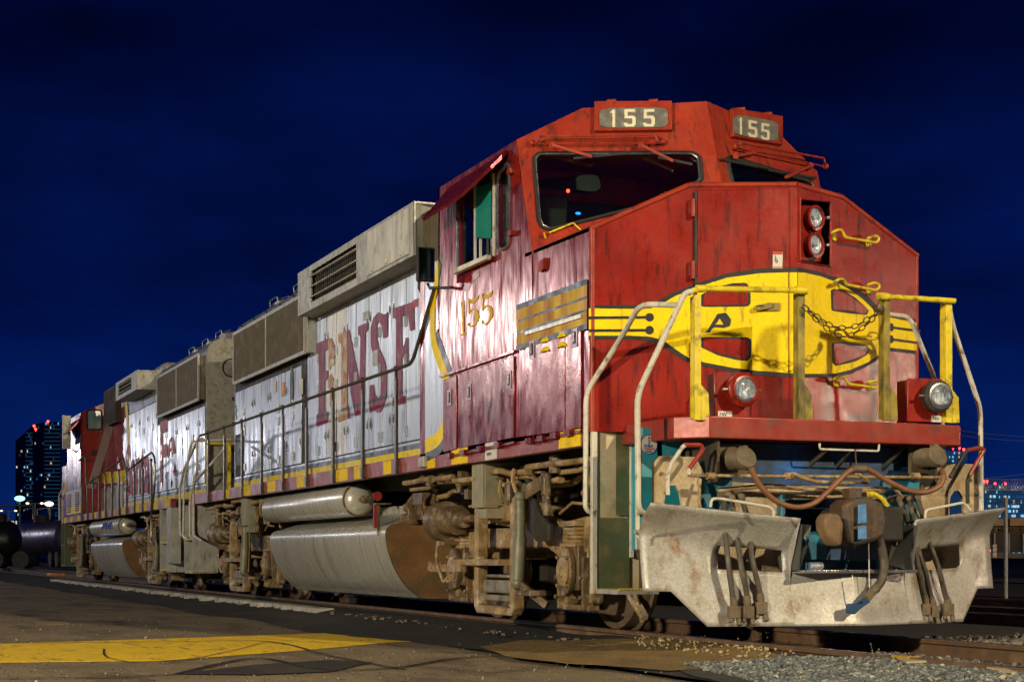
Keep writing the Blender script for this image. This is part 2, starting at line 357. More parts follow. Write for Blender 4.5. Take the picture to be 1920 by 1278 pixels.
# ================================================================== LOCOMOTIVE 1
LX = -6.8
loco = thing('diesel_locomotive', 'front red, yellow and silver freight locomotive numbered 155 with a white plow, nearest the camera', 'locomotive', (LX, 0, 0))
AX, BX = 1.68, 1.15
NL = Pl((AX, 0, 0), (BX, -YS, 0), (AX, 0, 1)); NR = Pl((AX, 0, 0), (BX, YS, 0), (AX, 0, 1))
CT = Vector((.232, 0, 4.575))
CL = Pl((-0.05, -YS, 3.22), (-.394, -YS, 4.24), CT); CR = Pl((-0.05, YS, 3.22), (-.394, YS, 4.24), CT)
def onp(pl, y, z, off=0.0):     # point of a plane at given y,z
    p = pl.p+pl.n*off; n = pl.n; return Vector((p.x-((y-p.y)*n.y+(z-p.z)*n.z)/n.x, y, z))
YC, ZC = 0.98, 4.53             # roof chamfer vertex

# --- cab shell
side_win = [Y(*p, -YS) for p in [(859, 345), (924, 312), (924, 472), (922, 482), (859, 505)]]
q_win = [Y(*p, -YS) for p in [(933, 330), (957, 300), (957, 455), (950, 466), (938, 469), (933, 458)]]
m = MB()
outl = [(-2.95, 1.62), (-2.95, 3.40), (-2.40, 3.40), (-2.40, 4.24), (-.394, 4.24), (-0.05, 3.22), (-0.02, 1.62)]
for sy in (-1, 1):
    hs = [[Vector((p.x, sy*YS, p.z)) for p in hh] for hh in (side_win, q_win)]
    m.plate([(x, sy*YS, z) for x, z in outl], (0, -sy*0.04, 0), 0, holes=hs)
m.build('cab_side', [REDS], loco)
m = MB()                                     # roof: chamfered, runs back from the front edge
sec = [(-YS, 4.24), (-YC, ZC), (0, 4.575), (YC, ZC), (YS, 4.24)]
fr = [onp(CL if y <= 0 else CR, y, z) for y, z in sec]; bk = [Vector((-2.40, y, z)) for y, z in sec]
vs = fr+bk+[p-Vector((0, 0, .05)) for p in fr+bk]
m.add(vs, [(i, i+1, i+6, i+5) for i in range(4)]+[(i+10, i+15, i+16, i+11) for i in range(4)])
m.build('cab_roof', [REDF], loco)
m = MB(); m.plate([(-2.40, y, z) for y, z in sec]+[(-2.40, YS, 1.62), (-2.40, -YS, 1.62)], (0.04, 0, 0)); m.build('cab_rear_wall', [REDF], loco)
m = MB(); m.box(-2.3, -0.1, -1.45, 1.45, 2.55, 2.6); m.box(-2.30, -2.26, -1.45, 1.45, 2.6, 4.2); m.build('cab_floor', [INT], loco)
# windscreens cut out of the two leaning front facets
wl = [CL(*p) for p in [(1001, 297), (1010, 288), (1298, 287), (1312, 295), (1316, 338), (1270, 360), (1200, 388), (1030, 431), (1016, 425), (1010, 412)]]
wl = rnd(wl, .12, 2)
wr = [Vector((p.x, -p.y, p.z)) for p in wl]
for pl, sy, win in ((CL, -1, wl), (CR, 1, wr)):
    m = MB(); body = [onp(pl, sy*YS, 3.1), onp(pl, sy*YS, 4.24), onp(pl, sy*YC, ZC), onp(pl, 0, 4.575), onp(pl, 0, 3.1)]
    m.plate(body, -pl.n*0.05, 0, holes=[win]); f = m.build('cab_front', [REDF], loco)
    m = MB(); g = grow(win, 1.02); m.tube([p+pl.n*.004 for p in win], .018, 6, closed=True)
    fo = m.build('windshield_seal', RUB, f)
    m = MB(); m.tube([p+pl.n*.012 for p in grow(win, .975)], .006, 5, closed=True); m.build('windshield_bead', CHR, f)
    m = MB(); m.plate([p-pl.n*.02 for p in win], -pl.n*.008); m.build('windshield', GLS, f)
# interior seen through the glass
m = MB(); m.plate(rnd([CL(1003, 338, -.5), CL(1120, 325, -.5), CL(1128, 350, -.5), CL(1115, 361, -.5), CL(1003, 343, -.5)], .3), (-.12, 0, 0)); m.build('interior_curved_plate', SEATM, loco)  # plain curved plate behind the left windshield
m = MB(); m.ball(CL(1065, 358, -.25), .016); m.build('red_indicator_lamp', mat('red_indicator', (.8, .02, .01), emit=(1, .03, .01), estr=16), loco)
m = MB(); m.ball(CL(1084, 400, -.10), .018, (1, 1.4, .6)); m.build('blue_indicator_lamp', mat('blue_indicator', (.02, .2, .8), emit=(.02, .25, 1), estr=4), loco)
m = MB(); m.box(-1.3, -.85, -1.15, -.6, 2.6, 3.55); m.box(-1.45, -1.25, -1.1, -.65, 3.3, 4.0); m.box(-.6, -.25, -1.3, -.3, 2.6, 3.3); m.build('engineer_seat', SEATM, loco, bevel=.03)
m = MB(); m.tube([CL(1020, 437, .05), CL(1023, 446, .01)], .007); m.tube([CL(1030, 436, .03), CL(1075, 418, .03)], .008); m.tube([CL(1075, 418, .03), CL(1090, 432, .01)], .007); m.build('washer_rail', YRAIL, loco)
# sun visor rail over each windshield + wiper arms
for pl, sy, pts, wps in ((CL, -1, [(998, 268, .0), (1006, 268, .07), (1008, 256, .08), (1230, 253, .08), (1232, 267, .07), (1242, 267, .0)], [((1035, 272), (1110, 294), (1075, 297), (1178, 287)), ((1202, 272), (1262, 302), (1234, 295), (1298, 308))]),
                     (CR, 1, [(1380, 275, .0), (1385, 270, .07), (1393, 268, .09), (1545, 297, .09), (1546, 305, .08), (1548, 312, .0)], [((1380, 292), (1415, 286), (1352, 298), (1420, 312)), ((1520, 310), (1474, 332), (1440, 318), (1530, 334))])):
    m = MB(); m.tube([pl(a, b, c_) for a, b, c_ in pts], .011, 8, bend=.03); a = pts[0]; b = pts[-1]
    m.tube([pl(a[0], a[1]+1, .05), pl(b[0], b[1]+1, .05)], .008, 6)
    m.ball(pl(a[0], a[1], .02), .03); m.ball(pl(b[0], b[1], .02), .03); m.build('grab_rail', REDF, loco)
    for p, q, e0, e1 in wps:
        m = MB(); m.cyl(pl(*p, .0), pl(*p, .07), .028); m.beam(pl(*p, .06), pl(*q, .05), .03, .022); o = m.build('wiper_arm', REDF, loco)
        m = MB(); m.beam(pl(*e0, .025), pl(*e1, .025), .012, .02); m.build('wiper_blade', RUB, o)
# number boards
def numboard(pl, box, pill, digs):
    m = MB(); m.plate([pl(*p) for p in box], pl.n*.045); o = m.build('number_board', REDF, loco, bevel=.006)
    c0 = [pl(*p, .046) for p in pill]; m = MB(); m.plate(rnd(c0, .24, 5), pl.n*.008); m.build('number_panel', NB, o)
    for dg, q in digs:
        q = [pl(*p, .056) for p in q]        # lower left, lower right, upper right, upper left
        def U(u, v): return q[0]*(1-u)*(1-v)+q[1]*u*(1-v)+q[2]*u*v+q[3]*(1-u)*v
        if dg == '1': po = [(.3, 0), (.62, 0), (.62, 1), (.36, 1), (.1, .86), (.1, .8), (.3, .82)]
        else: po = [(.02, .12), (.16, 0), (.84, 0), (1, .14), (1, .50), (.86, .62), (.34, .62), (.34, .84), (.95, .84), (.95, 1), (.08, 1), (.08, .47), (.66, .47), (.72, .42), (.72, .22), (.66, .15), (.34, .15), (.30, .22), (.02, .22)]
        m = MB(); m.plate([U(*p) for p in po], pl.n*.003); m.build('digit', CREAM, o)
    m = MB()
    for k in (.22, .76):
        a = pl(*box[0])*(1-k)+pl(*box[1])*k; m.cyl(a+Vector((-.02, -.03, .02)), a+Vector((.03, .03, .02)), .018)
    m.build('board_latch', REDF, o)
numboard(CL, [(1114, 195), (1260, 194), (1260, 248), (1114, 250)], [(1124, 204), (1252, 202), (1252, 240), (1124, 241)],
         [('1', [(1143, 239), (1160, 239), (1160, 206), (1143, 206)]), ('5', [(1169, 238), (1192, 238), (1192, 205), (1169, 205)]), ('5', [(1205, 238), (1228, 238), (1228, 205), (1205, 205)])])
numboard(CR, [(1367, 206), (1461, 222), (1461, 275), (1367, 259)], [(1374, 215), (1458, 229), (1458, 267), (1374, 252)],
         [('1', [(1384, 252), (1395, 254), (1395, 222), (1384, 220)]), ('5', [(1402, 256), (1420, 259), (1420, 228), (1402, 225)]), ('5', [(1426, 261), (1443, 264), (1443, 233), (1426, 230)])])
# side window, awning, blind, mirror
for nm_, wn in (('side_window', side_win), ('quarter_window', rnd(q_win, .2, 2))):
    m = MB(); m.tube([p+NY*.006 for p in wn], .016, 6, closed=True); o = m.build(nm_+'_frame', CHR, loco)
    m = MB(); m.plate([p-NY*.03 for p in wn], (0, .006, 0)); m.build('pane', GLS, o)
m = MB(); m.plate([Y(*p, -YS-.035) for p in [(892, 350), (919, 342), (919, 447), (892, 446)]], (0, .02, 0)); m.build('sun_blind', TBLIND, loco, bevel=.006)
m = MB()
for a, b in (((891, 345), (891, 495)), ((926, 325), (926, 480)), ((901, 448), (901, 485))): m.beam(Y(*a, -YS-.03), Y(*b, -YS-.03), .02, .02)
m.build('window_track', WPIPE, loco)
m = MB(); m.plate([Y(*p, -YS-.02) for p in [(860, 504), (922, 478), (922, 487), (860, 515)]], (0, -.06, 0)); m.build('window_sill', WPIPE, loco, bevel=.008)
m = MB(); a = Y(843, 354, -YS-.02); b = Y(950, 285, -YS-.02); c1 = Y(950, 297, -YS-.02); n_ = .26
m.plate([a+Vector((0, 0, .02)), b+Vector((0, 0, .02)), b+Vector((0, -n_*.6, -.14)), b+Vector((-.45, -n_, -.30)), a+Vector((-.06, -n_, -.30))], (0, .02, -.02)); m.build('window_awning', REDS, loco)
m = MB(); m.plate([Y(*p, -YS-.24) for p in [(828, 486), (851, 485), (851, 526), (828, 527)]], (.04, 0, 0)); m = MB()
mc = Vector((-2.15, -YS-.22, 3.43)); m.box(mc.x-.03, mc.x+.02, mc.y-.09, mc.y+.09, mc.z-.16, mc.z+.17); o = m.build('mirror', RUB, loco, bevel=.01)
m = MB(); m.box(mc.x+.0205, mc.x+.024, mc.y-.078, mc.y+.078, mc.z-.145, mc.z+.155); m.build('mirror_glass', MIRR, o)
m = MB(); m.tube([mc+Vector((0, .02, -.17)), mc+Vector((0, .04, -.22)), mc+Vector((.12, .22, -.22))], .016); m.tube([mc+Vector((0, .0, .17)), mc+Vector((0, 0, .2))], .012); m.build('mirror_bracket', BLK, o)
m = MB(); 
for p in [(963, 322), (964, 438)]: m.box(*(lambda q: (q.x-.04, q.x+.04, -YS-.05, -YS, q.z-.02, q.z+.02))(Y(*p, -YS)))
p = Y(1020, 497, -YS); m.plate([p+Vector(v) for v in ((-.06, 0, .03), (.06, 0, .05), (.05, 0, -.04), (0, 0, -.06), (-.05, 0, -.05))], (0, -.03, 0)); m.build('door_stop', REDF, loco)
# drip rails and small side details on the cab
m = MB(); m.beam(Y(826, 706, -YS-.012), Y(966, 658, -YS-.012), .03, .022); m.build('drip_rail', REDL, loco)
m = MB(); m.beam(Y(987, 625, -YS-.02), Y(1092, 592, -YS-.02), .03, .03); m.build('door_drip_rail', WHT, loco)
LATCH = mat('latch_plate', (.30, .20, .22), (.2, .12, .14), rough=.35, metal=.5)
def sdoor(q, m_, latches, name='equipment_door'):
    m = MB(); m.plate([Y(*p, -YS-.001) for p in q], (0, -.014, 0)); o = m.build(name, m_, loco, bevel=.006)
    for lx, ly in latches:
        c0 = Y(lx, ly, -YS-.015); m = MB(); m.box(c0.x-.055, c0.x+.055, c0.y-.006, c0.y, c0.z-.075, c0.z+.075); m.box(c0.x-.03, c0.x+.03, c0.y-.0075, c0.y, c0.z-.05, c0.z+.05, 1)
        m.box(c0.x-.012, c0.x+.012, c0.y-.014, c0.y, c0.z-.03, c0.z+.04, 0); m.build('latch', [LATCH, BLK], o)
    return o
sdoor([(833, 712), (858, 703), (858, 842), (833, 848)], REDL, [(843, 745)])
sdoor([(861, 702), (966, 668), (966, 820), (861, 840)], REDL, [(880, 735), (955, 712)])
sdoor([(988, 630), (1062, 606), (1062, 808), (988, 818)], REDL, [(998, 655)])
o = sdoor([(1063.5, 605), (1092, 597), (1092, 802), (1063.5, 808)], REDL, [(1078, 633)])
m = MB()
for p in [(1022, 637), (1054, 628), (1022, 655), (1054, 646)]:
    q = Y(*p, -YS-.016); m.add([q+Vector(v) for v in ((-.085, 0, -.02), (.085, 0, -.02), (.065, -.02, -.018), (-.065, -.02, -.018), (.05, 0, .022), (-.05, 0, .022))], [(0, 1, 2, 3), (3, 2, 4, 5), (0, 3, 5), (1, 4, 2)])
m.build('door_louver', YEL, loco)
m = MB()
for a, b in (((835, 857), (965, 829)), ((988, 829), (1090, 808))):
    a = Y(*a, -YS-.02); b = Y(*b, -YS-.02); m.beam(a, b, .02, .02)
    for k in (.08, .3, .55, .8): p = a*(1-k)+b*k; m.box(p.x-.06, p.x+.06, p.y-.03, p.y+.01, p.z-.018, p.z+.03)
m.build('door_hinge_rod', REDL, loco)
# warbonnet curve: silver panel, slate and yellow band on the cab side
edge = [(824, 490), (812, 560), (810, 600), (812, 640), (826, 684), (838, 719), (839, 752), (833, 795), (820, 821), (797, 834)]
def cab_layer(pts, off, m_, name):
    m = MB(); m.plate([Y(*p, -YS-off) for p in pts], (0, -.0015, 0)); return m.build(name, m_, loco)
cab_layer([(797, 490)]+edge, .0005, SILG if 0 else SIL, 'silver_panel')
def band(ed, w0, w1, off, m_, name):
    P = [Y(*p, -YS-off) for p in ed]; T = []
    for i, p in enumerate(P):
        d = (P[min(i+1, len(P)-1)]-P[max(i-1, 0)]); d.normalize(); T.append(Vector((-d.z, 0, d.x)))
    a = [p+t*w0 for p, t in zip(P, T)]; b = [p+t*w1 for p, t in zip(P, T)]
    m = MB()
    for i in range(len(P)-1): m.add([a[i], a[i+1], b[i+1], b[i]], [(0, 1, 2, 3)])
    return m.build(name, m_, loco, smooth=False)
def smoothpts(P, k=4):
    out = []
    for i in range(len(P)-1):
        p0 = P[max(i-1, 0)]; p1 = P[i]; p2 = P[i+1]; p3 = P[min(i+2, len(P)-1)]
        for j in range(k):
            t = j/k; out.append(tuple(.5*((2*p1[a])+(-p0[a]+p2[a])*t+(2*p0[a]-5*p1[a]+4*p2[a]-p3[a])*t*t+(-p0[a]+3*p1[a]-3*p2[a]+p3[a])*t**3) for a in range(len(p1))))
    out.append(P[-1]); return out
es = smoothpts(edge)
band(es, -.06, .08, .004, YEL, 'yellow_band')
band(smoothpts(edge[3:]), .08, .17, .0035, DGRY, 'slate_band')
# stripes coming round from the nose on to the cab side
for z0, z1, mm in ((2.755, 2.80, DGRY), (2.45, 2.755, YELF), (2.405, 2.45, DGRY)):
    m = MB(); m.box(-.35, 1.10, -YS-.0185, -YS-.016, z0, z1); m.build('side_stripe', mm, loco)
for z0 in (2.545, 2.645):
    m = MB(); m.box(-.30, 1.10, -YS-.0200, -YS-.0185, z0, z0+.02); m.build('side_pinstripe', DGRY, loco)
# cab numerals
def strokes(q0, q1, zt0, zt1): pass
def glyph(name, polys, P, m_, parent, dv):
    m = MB()
    for po in polys: m.plate([P(*p) for p in po], dv)
    return m.build(name, m_, parent)
def arcband(cx, cz, r0x, r0z, r1x, r1z, a0, a1, n=16):
    o = [(cx+r0x*math.cos(R(a0+(a1-a0)*i/n)), cz+r0z*math.sin(R(a0+(a1-a0)*i/n))) for i in range(n+1)]
    return o+[(cx+r1x*math.cos(R(a1-(a1-a0)*i/n)), cz+r1z*math.sin(R(a1-(a1-a0)*i/n))) for i in range(n+1)]
def rectmap(a, b, c_, y):      # a lower left, b lower right, c upper left (photo points) on plane y
    A = Y(*a, y); B = Y(*b, y); Cc = Y(*c_, y); return lambda u, v: A+(B-A)*u+(Cc-A)*v
five = [[(.12, 1.0), (.40, .93), (.72, .95), (.95, 1.02), (.90, .90), (.70, .82), (.40, .80), (.16, .86)], [(.12, 1.0), (.20, 1.0), (.20, .50), (.10, .44)],
        arcband(.42, .30, .54, .31, .26, .26, 128, -75), arcband(.42, .30, .40, .31, .44, .25, -75, -150), [(.02, .14), (.16, .18), (.20, .10), (.08, .04)]]
one = [[(.35, .04), (.62, .04), (.62, 1.0), (.50, 1.0), (.15, .90), (.15, .87), (.35, .88)], [(.10, 0), (.86, 0), (.86, .04), (.10, .04)]]
YN = -YS-.004
YNUM = mat('numeral_yellow', (.80, .56, .03), (.55, .34, .04), sc=3, st_=(5, 5, 1), rough=.6, spec=.15)
glyph('cab_numeral', one, rectmap((861, 630), (876, 625), (861, 566), YN), YNUM, loco, (0, -.001, 0))
glyph('cab_numeral', five, rectmap((876, 615), (899, 608), (876, 561), YN), YNUM, loco, (0, -.001, 0))
glyph('cab_numeral', five, rectmap((902, 611), (925, 604), (902, 552), YN), YNUM, loco, (0, -.001, 0))
# repainted red patches
m = MB(); m.plate([Y(*p, -YS-.003) for p in [(872, 520), (899, 507), (899, 517), (884, 530), (878, 545), (870, 546)]], (0, -.001, 0)); m.plate([Y(*p, -YS-.003) for p in [(961, 292), (968, 264), (977, 340), (960, 352)]], (0, -.001, 0)); m.build('touch_up_patch', RED, loco)

# --- nose
NZ = [(-YS, 3.20), (-.80, 3.545), (0, 3.56), (.55, 3.545), (YS, 3.20)]
def nosetop(y):
    for (a, za), (b, zb) in zip(NZ, NZ[1:]):
        if a <= y <= b: return za+(zb-za)*(y-a)/(b-a)
hl = [NR(*p) for p in [(1499, 373), (1556, 379), (1556, 500), (1499, 490)]]
for pl, sy, hs in ((NL, -1, []), (NR, 1, [hl])):
    ys = [(y, z) for y, z in NZ if (y <= 0 if sy < 0 else y >= 0)]
    po = [onp(pl, y, z) for y, z in ys]; po = ([onp(pl, -YS, 1.6)]+po+[onp(pl, 0, 1.6)]) if sy < 0 else ([onp(pl, 0, 1.6)]+po+[onp(pl, YS, 1.6)])
    m = MB(); m.plate(po, -pl.n*.04, holes=hs); m.build('nose_front', RED, loco)
m = MB()
for i in range(4):
    (a, za), (b, zb) = NZ[i], NZ[i+1]; pa = NL if a < 0 or (a == 0 and b <= 0) else NR
    A = onp(NL if b <= 0 else NR, a, za); B = onp(NL if b <= 0 else NR, b, zb)
    m.plate([A, B, Vector((-.2, b, zb+.02)), Vector((-.2, a, za+.02))], (0, 0, -.03))
for sy in (-1, 1): m.plate([(-.01, sy*YS, 1.62), (-.01, sy*YS, 3.215), (BX, sy*YS, 3.20), (BX, sy*YS, 1.6)], (0, -sy*.04, 0), 1)
m.build('nose_shell', [REDF, REDS], loco)
m = MB()
for sy in (-1, 1): m.cyl((BX-.012, sy*(YS-.012), 1.6), (BX-.012, sy*(YS-.012), 3.2), .026, n=12)
for i in range(4):
    (a, za), (b, zb) = NZ[i], NZ[i+1]; q = NL if b <= 0 else NR
    m.cyl(onp(q, a, za)-Vector((.01, 0, .012)), onp(q, b, zb)-Vector((.01, 0, .012)), .024, n=12)
m.build('nose_edge', REDF, loco)
# headlight recess
m = MB(); n_ = NR.n; bk = [p-n_*.16 for p in hl]; m.add(hl+bk, [(0, 1, 5, 4), (1, 2, 6, 5), (2, 3, 7, 6), (3, 0, 4, 7), (4, 5, 6, 7)]); o = m.build('headlight_housing', BLK, loco, smooth=False)
m = MB(); a, b, c_, d_ = hl; m.tube([p+n_*.005 for p in hl], .010, 6, closed=True); m.build('housing_frame', RED, o)
m = MB(); m.plate(rnd([NR(*p, -.05) for p in [(1498, 384), (1540, 388), (1540, 492), (1498, 486)]], .12), -n_*.03); m.build('headlight_bracket', RED, o)
u_ = (b-a).normalized(); v_ = Vector((0, 0, 1))
def round_lamp(c0, n, r, parent, rim, name='headlight', depth=.05):
    c0 = Vector(c0); m = MB(); m.lathe(c0, n, [(0, r*1.05), (depth, r*1.22), (depth+.012, r*1.22), (depth+.014, r*1.02), (depth-.01, r), (depth-.040, r*.9)], 28); h = m.build(name, rim, parent)
    m = MB(); m.lathe(c0, n, [(depth-.030, .015), (depth-.028, r*.35), (depth-.022, r*.6), (depth-.014, r*.85), (depth-.006, r*1.0)], 28, cap=False);  m.build('reflector', LENS, h)
    m = MB(); m.lathe(c0+n*(depth-.006), n, [(0, r), (.008, r*.8), (.014, r*.45), (.017, r*.05)], 28, cap=False); m.build('lens', LGLS, h)
    m = MB(); m.ball(c0+n*.03, .014); m.build('bulb', CHR, h)
    return h
for p in ((1520, 410), (1520, 461)):
    h = round_lamp(NR(*p, -.05), n_, .082, loco, RED)
    m = MB(); e0 = NR(p[0]+24, p[1], -.02); m.cyl(e0, e0+n_*.05, .014); m.ball(e0+n_*.05, .018); m.build('retaining_screw', CHR, h)
# nose door
m = MB(); dq = [NL(*p) for p in [(1307, 357), (1478, 353), (1478, 787), (1307, 787)]]; m.plate(dq, NL.n*.022); ndoor = m.build('nose_door', RED, loco, bevel=.008)
m = MB()
for y0 in (390, 506, 656, 765):
    a = NL(1299, y0+17, .03); b = NL(1299, y0-17, .03); m.cyl(a, b, .022, n=10); m.plate([NL(1291, y0-13), NL(1306, y0-13), NL(1306, y0+13), NL(1291, y0+13)], NL.n*.03)
m.build('hinge', RED, ndoor, bevel=.003)
m = MB(); m.beam(NL(1303.5, 360, .008), NL(1303.5, 785, .008), .03, .018); m.build('door_gap', RUB, ndoor)
m = MB(); m.plate([NL(*p, .026) for p in [(1438, 568), (1461, 568), (1461, 583), (1438, 583)]], NL.n*.02); m.plate(rnd([NL(*p, .05) for p in [(1412, 576), (1422, 571), (1447, 568), (1447, 578), (1415, 583)]], .25), NL.n*.02); m.build('door_handle', mat('worn_brass_yellow', (.34, .27, .05), (.12, .09, .03), sc=20, rough=.45), ndoor, bevel=.003)
# emblem
def c3(x, y): return (1180+x/2.905, 500+y/2.905)
def c2(x, y): return (1280+x/3, 330+y/3)
def flay(pl, pts, off, m_, name, conv=c3, th=.0012):
    m = MB(); m.plate([pl(*(conv(*p) if conv else p), off) for p in pts], pl.n*th); return m.build(name, m_, loco)
XL = 1104
top_o = [(XL, 571.5), (1180, 572), (1213, 571), (1232, 565), (1262.6, 548), (1307, 531), (1359, 513), (1421, 503.5), (1478, 501), (1495, 501)]
bot_o = [(1494, 707.5), (1479, 706.5), (1421, 703.5), (1373, 697), (1318, 686.5), (1283, 676), (1262.6, 663), (1238.5, 646), (1218, 639), (1180, 636.5), (XL, 636)]
top_i = [(XL, 578), (1180, 579), (1220, 578), (1240, 570), (1266, 555), (1309, 538), (1361, 521), (1423, 512.5), (1478, 510.5), (1495, 510.5)]
bot_i = [(1494, 700), (1479, 699), (1421, 695), (1373, 689), (1320, 679), (1289, 669), (1270, 657), (1246, 639), (1220, 631), (1180, 629), (XL, 629)]
EO = .0245
# the band left of the door lies on the nose sheet, the part on the door 22 mm further out
def clipx(P, x0, x1):
    out = []
    for i in range(len(P)):
        a, b = P[i], P[(i+1) % len(P)]
        ia, ib = x0 <= a[0] <= x1, x0 <= b[0] <= x1
        if ia: out.append(a)
        if ia != ib:
            xx = (x0 if (a[0] < x0 or b[0] < x0) else x1); t = (xx-a[0])/(b[0]-a[0]); out.append((xx, a[1]+(b[1]-a[1])*t))
    return out
for x0, x1, off in ((0, 1306.5, .002), (1307.5, 1477.5, .0245), (1478.5, 1600, .002)):
    for P, m_, o_ in ((top_o+bot_o, BLK, 0), (top_i+bot_i, YEL, .002)):
        q = clipx(P, x0, x1)
        if len(q) > 2: flay(NL, q, off+o_, m_, 'nose_emblem', None)
tr_o = [(1496, 501), (1507, 503), (1541, 511), (1570, 521), (1600, 536), (1627, 555), (1645, 574), (1668, 586), (1718, 598)]
br_o = [(1718, 664), (1663, 657), (1650, 671), (1627, 686), (1596, 700), (1566, 707), (1515, 708), (1496, 707.5)]
tr_i = [(1496, 510.5), (1507, 511), (1539, 518), (1566, 528), (1594, 543), (1619, 562), (1638, 581), (1664, 594), (1718, 605)]
br_i = [(1718, 657), (1663, 651), (1650, 663), (1627, 679), (1594, 693), (1566, 700), (1512, 700.5), (1496, 700)]
flay(NR, tr_o+br_o, .002, BLK, 'nose_emblem', None); flay(NR, tr_i+br_i, .004, YEL, 'nose_emblem', None)
def rwin(pl, pts, off, conv=c3):
    P = [pl(*conv(*p), 0) for p in pts]; P = rnd(P, .13, 2)
    m = MB(); m.plate([p+pl.n*off for p in P], pl.n*.001); m.build('emblem_outline', BLK, loco)
    c_ = sum(P, Vector())/len(P); Q = []
    for p in P: d = p-c_; Q.append(c_+d*(1-.025/max(d.length, .05)))
    m = MB(); m.plate([p+pl.n*(off+.002) for p in Q], pl.n*.001); m.build('emblem_window', RED, loco)
rwin(NL, [(385, 155), (480, 112), (560, 92), (632, 90), (656, 122), (656, 205), (640, 220), (385, 222)], EO+.004)
rwin(NL, [(385, 385), (640, 385), (660, 400), (660, 490), (640, 515), (580, 510), (480, 485), (385, 440)], EO+.004)
rwin(NR, [(1094, 128), (1112, 120), (1160, 127), (1230, 170), (1302, 238), (1290, 262), (1200, 255), (1097, 240)], .006)
rwin(NR, [(1100, 410), (1160, 408), (1290, 428), (1306, 445), (1290, 480), (1230, 515), (1120, 540), (1102, 520)], .006)
flay(NL, [(418, 357), (480, 256), (527, 250), (555, 288), (548, 322), (515, 334), (468, 330), (452, 335), (440, 357)], EO+.004, BLK, 'emblem_lettering')
flay(NL, [(470, 314), (492, 282), (512, 314)], EO+.006, YEL, 'emblem_lettering')
for yy in (275, 345):
    m = MB(); a = c3(0, yy); a = (XL, a[1]+1); b = c3(110, yy); m.beam(NL(*a, .005), NL(*b, .005), .014, .02); c0 = NL(*b, .004); m.cyl(c0, c0+NL.n*.004, .034, n=20)
    m.build('emblem_pinstripe', BLK, loco)
for yy in (850, 917):
    m = MB(); a = c2(1172, yy); b = c2(1334, yy+22); m.beam(NR(*a, .005), NR(*b, .005), .014, .018); c0 = NR(*a, .004); m.cyl(c0, c0+NR.n*.004, .034, n=20); m.build('emblem_pinstripe', BLK, loco)
# door notice
m = MB(); m.plate([NL(*c2(*p), .0255) for p in [(507, 428), (563, 428), (561, 519), (506, 519)]], NL.n*.001); nt_ = m.build('notice_sticker', STK, ndoor)
m = MB(); m.plate([NL(*c2(*p), .027) for p in [(508, 429), (562, 429), (562, 441), (508, 441)]], NL.n*.001); m.plate([NL(*c2(*p), .027) for p in [(508, 510), (562, 510), (562, 516), (508, 516)]], NL.n*.001); m.build('notice_print', REDST, loco)
m = MB(); m.tube([NL(*c2(522, 448), .028), NL(*c2(522, 480), .028), NL(*c2(530, 490), .028)], .003, 5); m.tube([NL(*c2(514, 470), .028), NL(*c2(530, 466), .028), NL(*c2(533, 485), .028)], .003, 5); m.build('notice_figure', BLK, loco)
# grab irons on the right facet
for pts in ([(846, 345), (842, 318), (870, 303), (893, 303), (915, 345), (1085, 375), (1102, 362), (1102, 345), (1085, 336), (1040, 350), (1043, 382)],
            [(858, 620), (850, 598), (880, 580), (905, 578), (920, 610), (1085, 642), (1105, 630), (1105, 610), (1080, 600), (1042, 610), (1045, 645)],
            [(870, 905), (850, 890), (858, 865), (905, 860), (935, 905), (1085, 917), (1103, 905), (1103, 885), (1080, 875), (1045, 880), (1045, 915)],
            [(862, 1165), (855, 1140), (875, 1128), (905, 1128), (930, 1168), (1085, 1190), (1107, 1180), (1107, 1160), (1085, 1148), (1045, 1158), (1052, 1185)]):
    P = [NR(*c2(*p), .085) for p in pts]; P[0] = NR(*c2(*pts[0]), .0); P[-1] = NR(*c2(*pts[-1]), .0)
    m = MB(); m.tube(P, .012, 8, bend=.02); m.cyl(P[0], P[0]+NR.n*.02, .03); m.cyl(P[-1], P[-1]+NR.n*.02, .03); m.build('grab_iron', YRAIL, loco)

# --- front platform, posts, chains, lights
PX = 2.15
m = MB(); pp = [(PX, -1.04), (PX, 1.20), (1.95, 1.36), (1.1, 1.40), (1.1, -1.28), (1.95, -1.24)]
m.plate([(x, y, 1.50) for x, y in pp], (0, 0, .16)); m.build('front_platform', mat('platform_red', (.30, .035, .02), (.24, .025, .015), sc=3, rough=.38, metal=.1, dirt=(.09, .05, .03), damt=.4, dsc=5, bump2=.003, b2sc=3), loco, bevel=.008)
def posts(px0, py0, py1, wdt=.05, m_=YRAIL, bk=.0):
    a = X(px0, py0, PX-.04); b = X(px0, py1, PX-.04); mm = MB()
    mm.box(a.x-.02, a.x+.02, a.y-wdt/2, a.y+wdt/2, min(a.z, b.z), max(a.z, b.z)); mm.box(a.x-.055, a.x-.02, a.y-wdt/2-.004, a.y-wdt/2+.008, min(a.z, b.z)+.01, max(a.z, b.z)-.01)
    mm.box(a.x-.055, a.x-.02, a.y+wdt/2-.008, a.y+wdt/2+.004, min(a.z, b.z)+.01, max(a.z, b.z)-.01)
    z = min(a.z, b.z); mm.plate([(a.x+.02, a.y+wdt/2, z), (a.x+.02, a.y+wdt/2+.07, z), (a.x+.02, a.y+wdt/2+.06, z+.2), (a.x+.02, a.y+wdt/2, z+.26)], (-.012, 0, 0))
    return mm.build('platform_post', m_, loco, bevel=.004)
DYR = mat('grimy_yellow_post', (.20, .15, .02), (.42, .33, .03), sc=7, rough=.5, dirt=(.03, .025, .015), damt=.55, dsc=8, dst=(1, 1, .5))
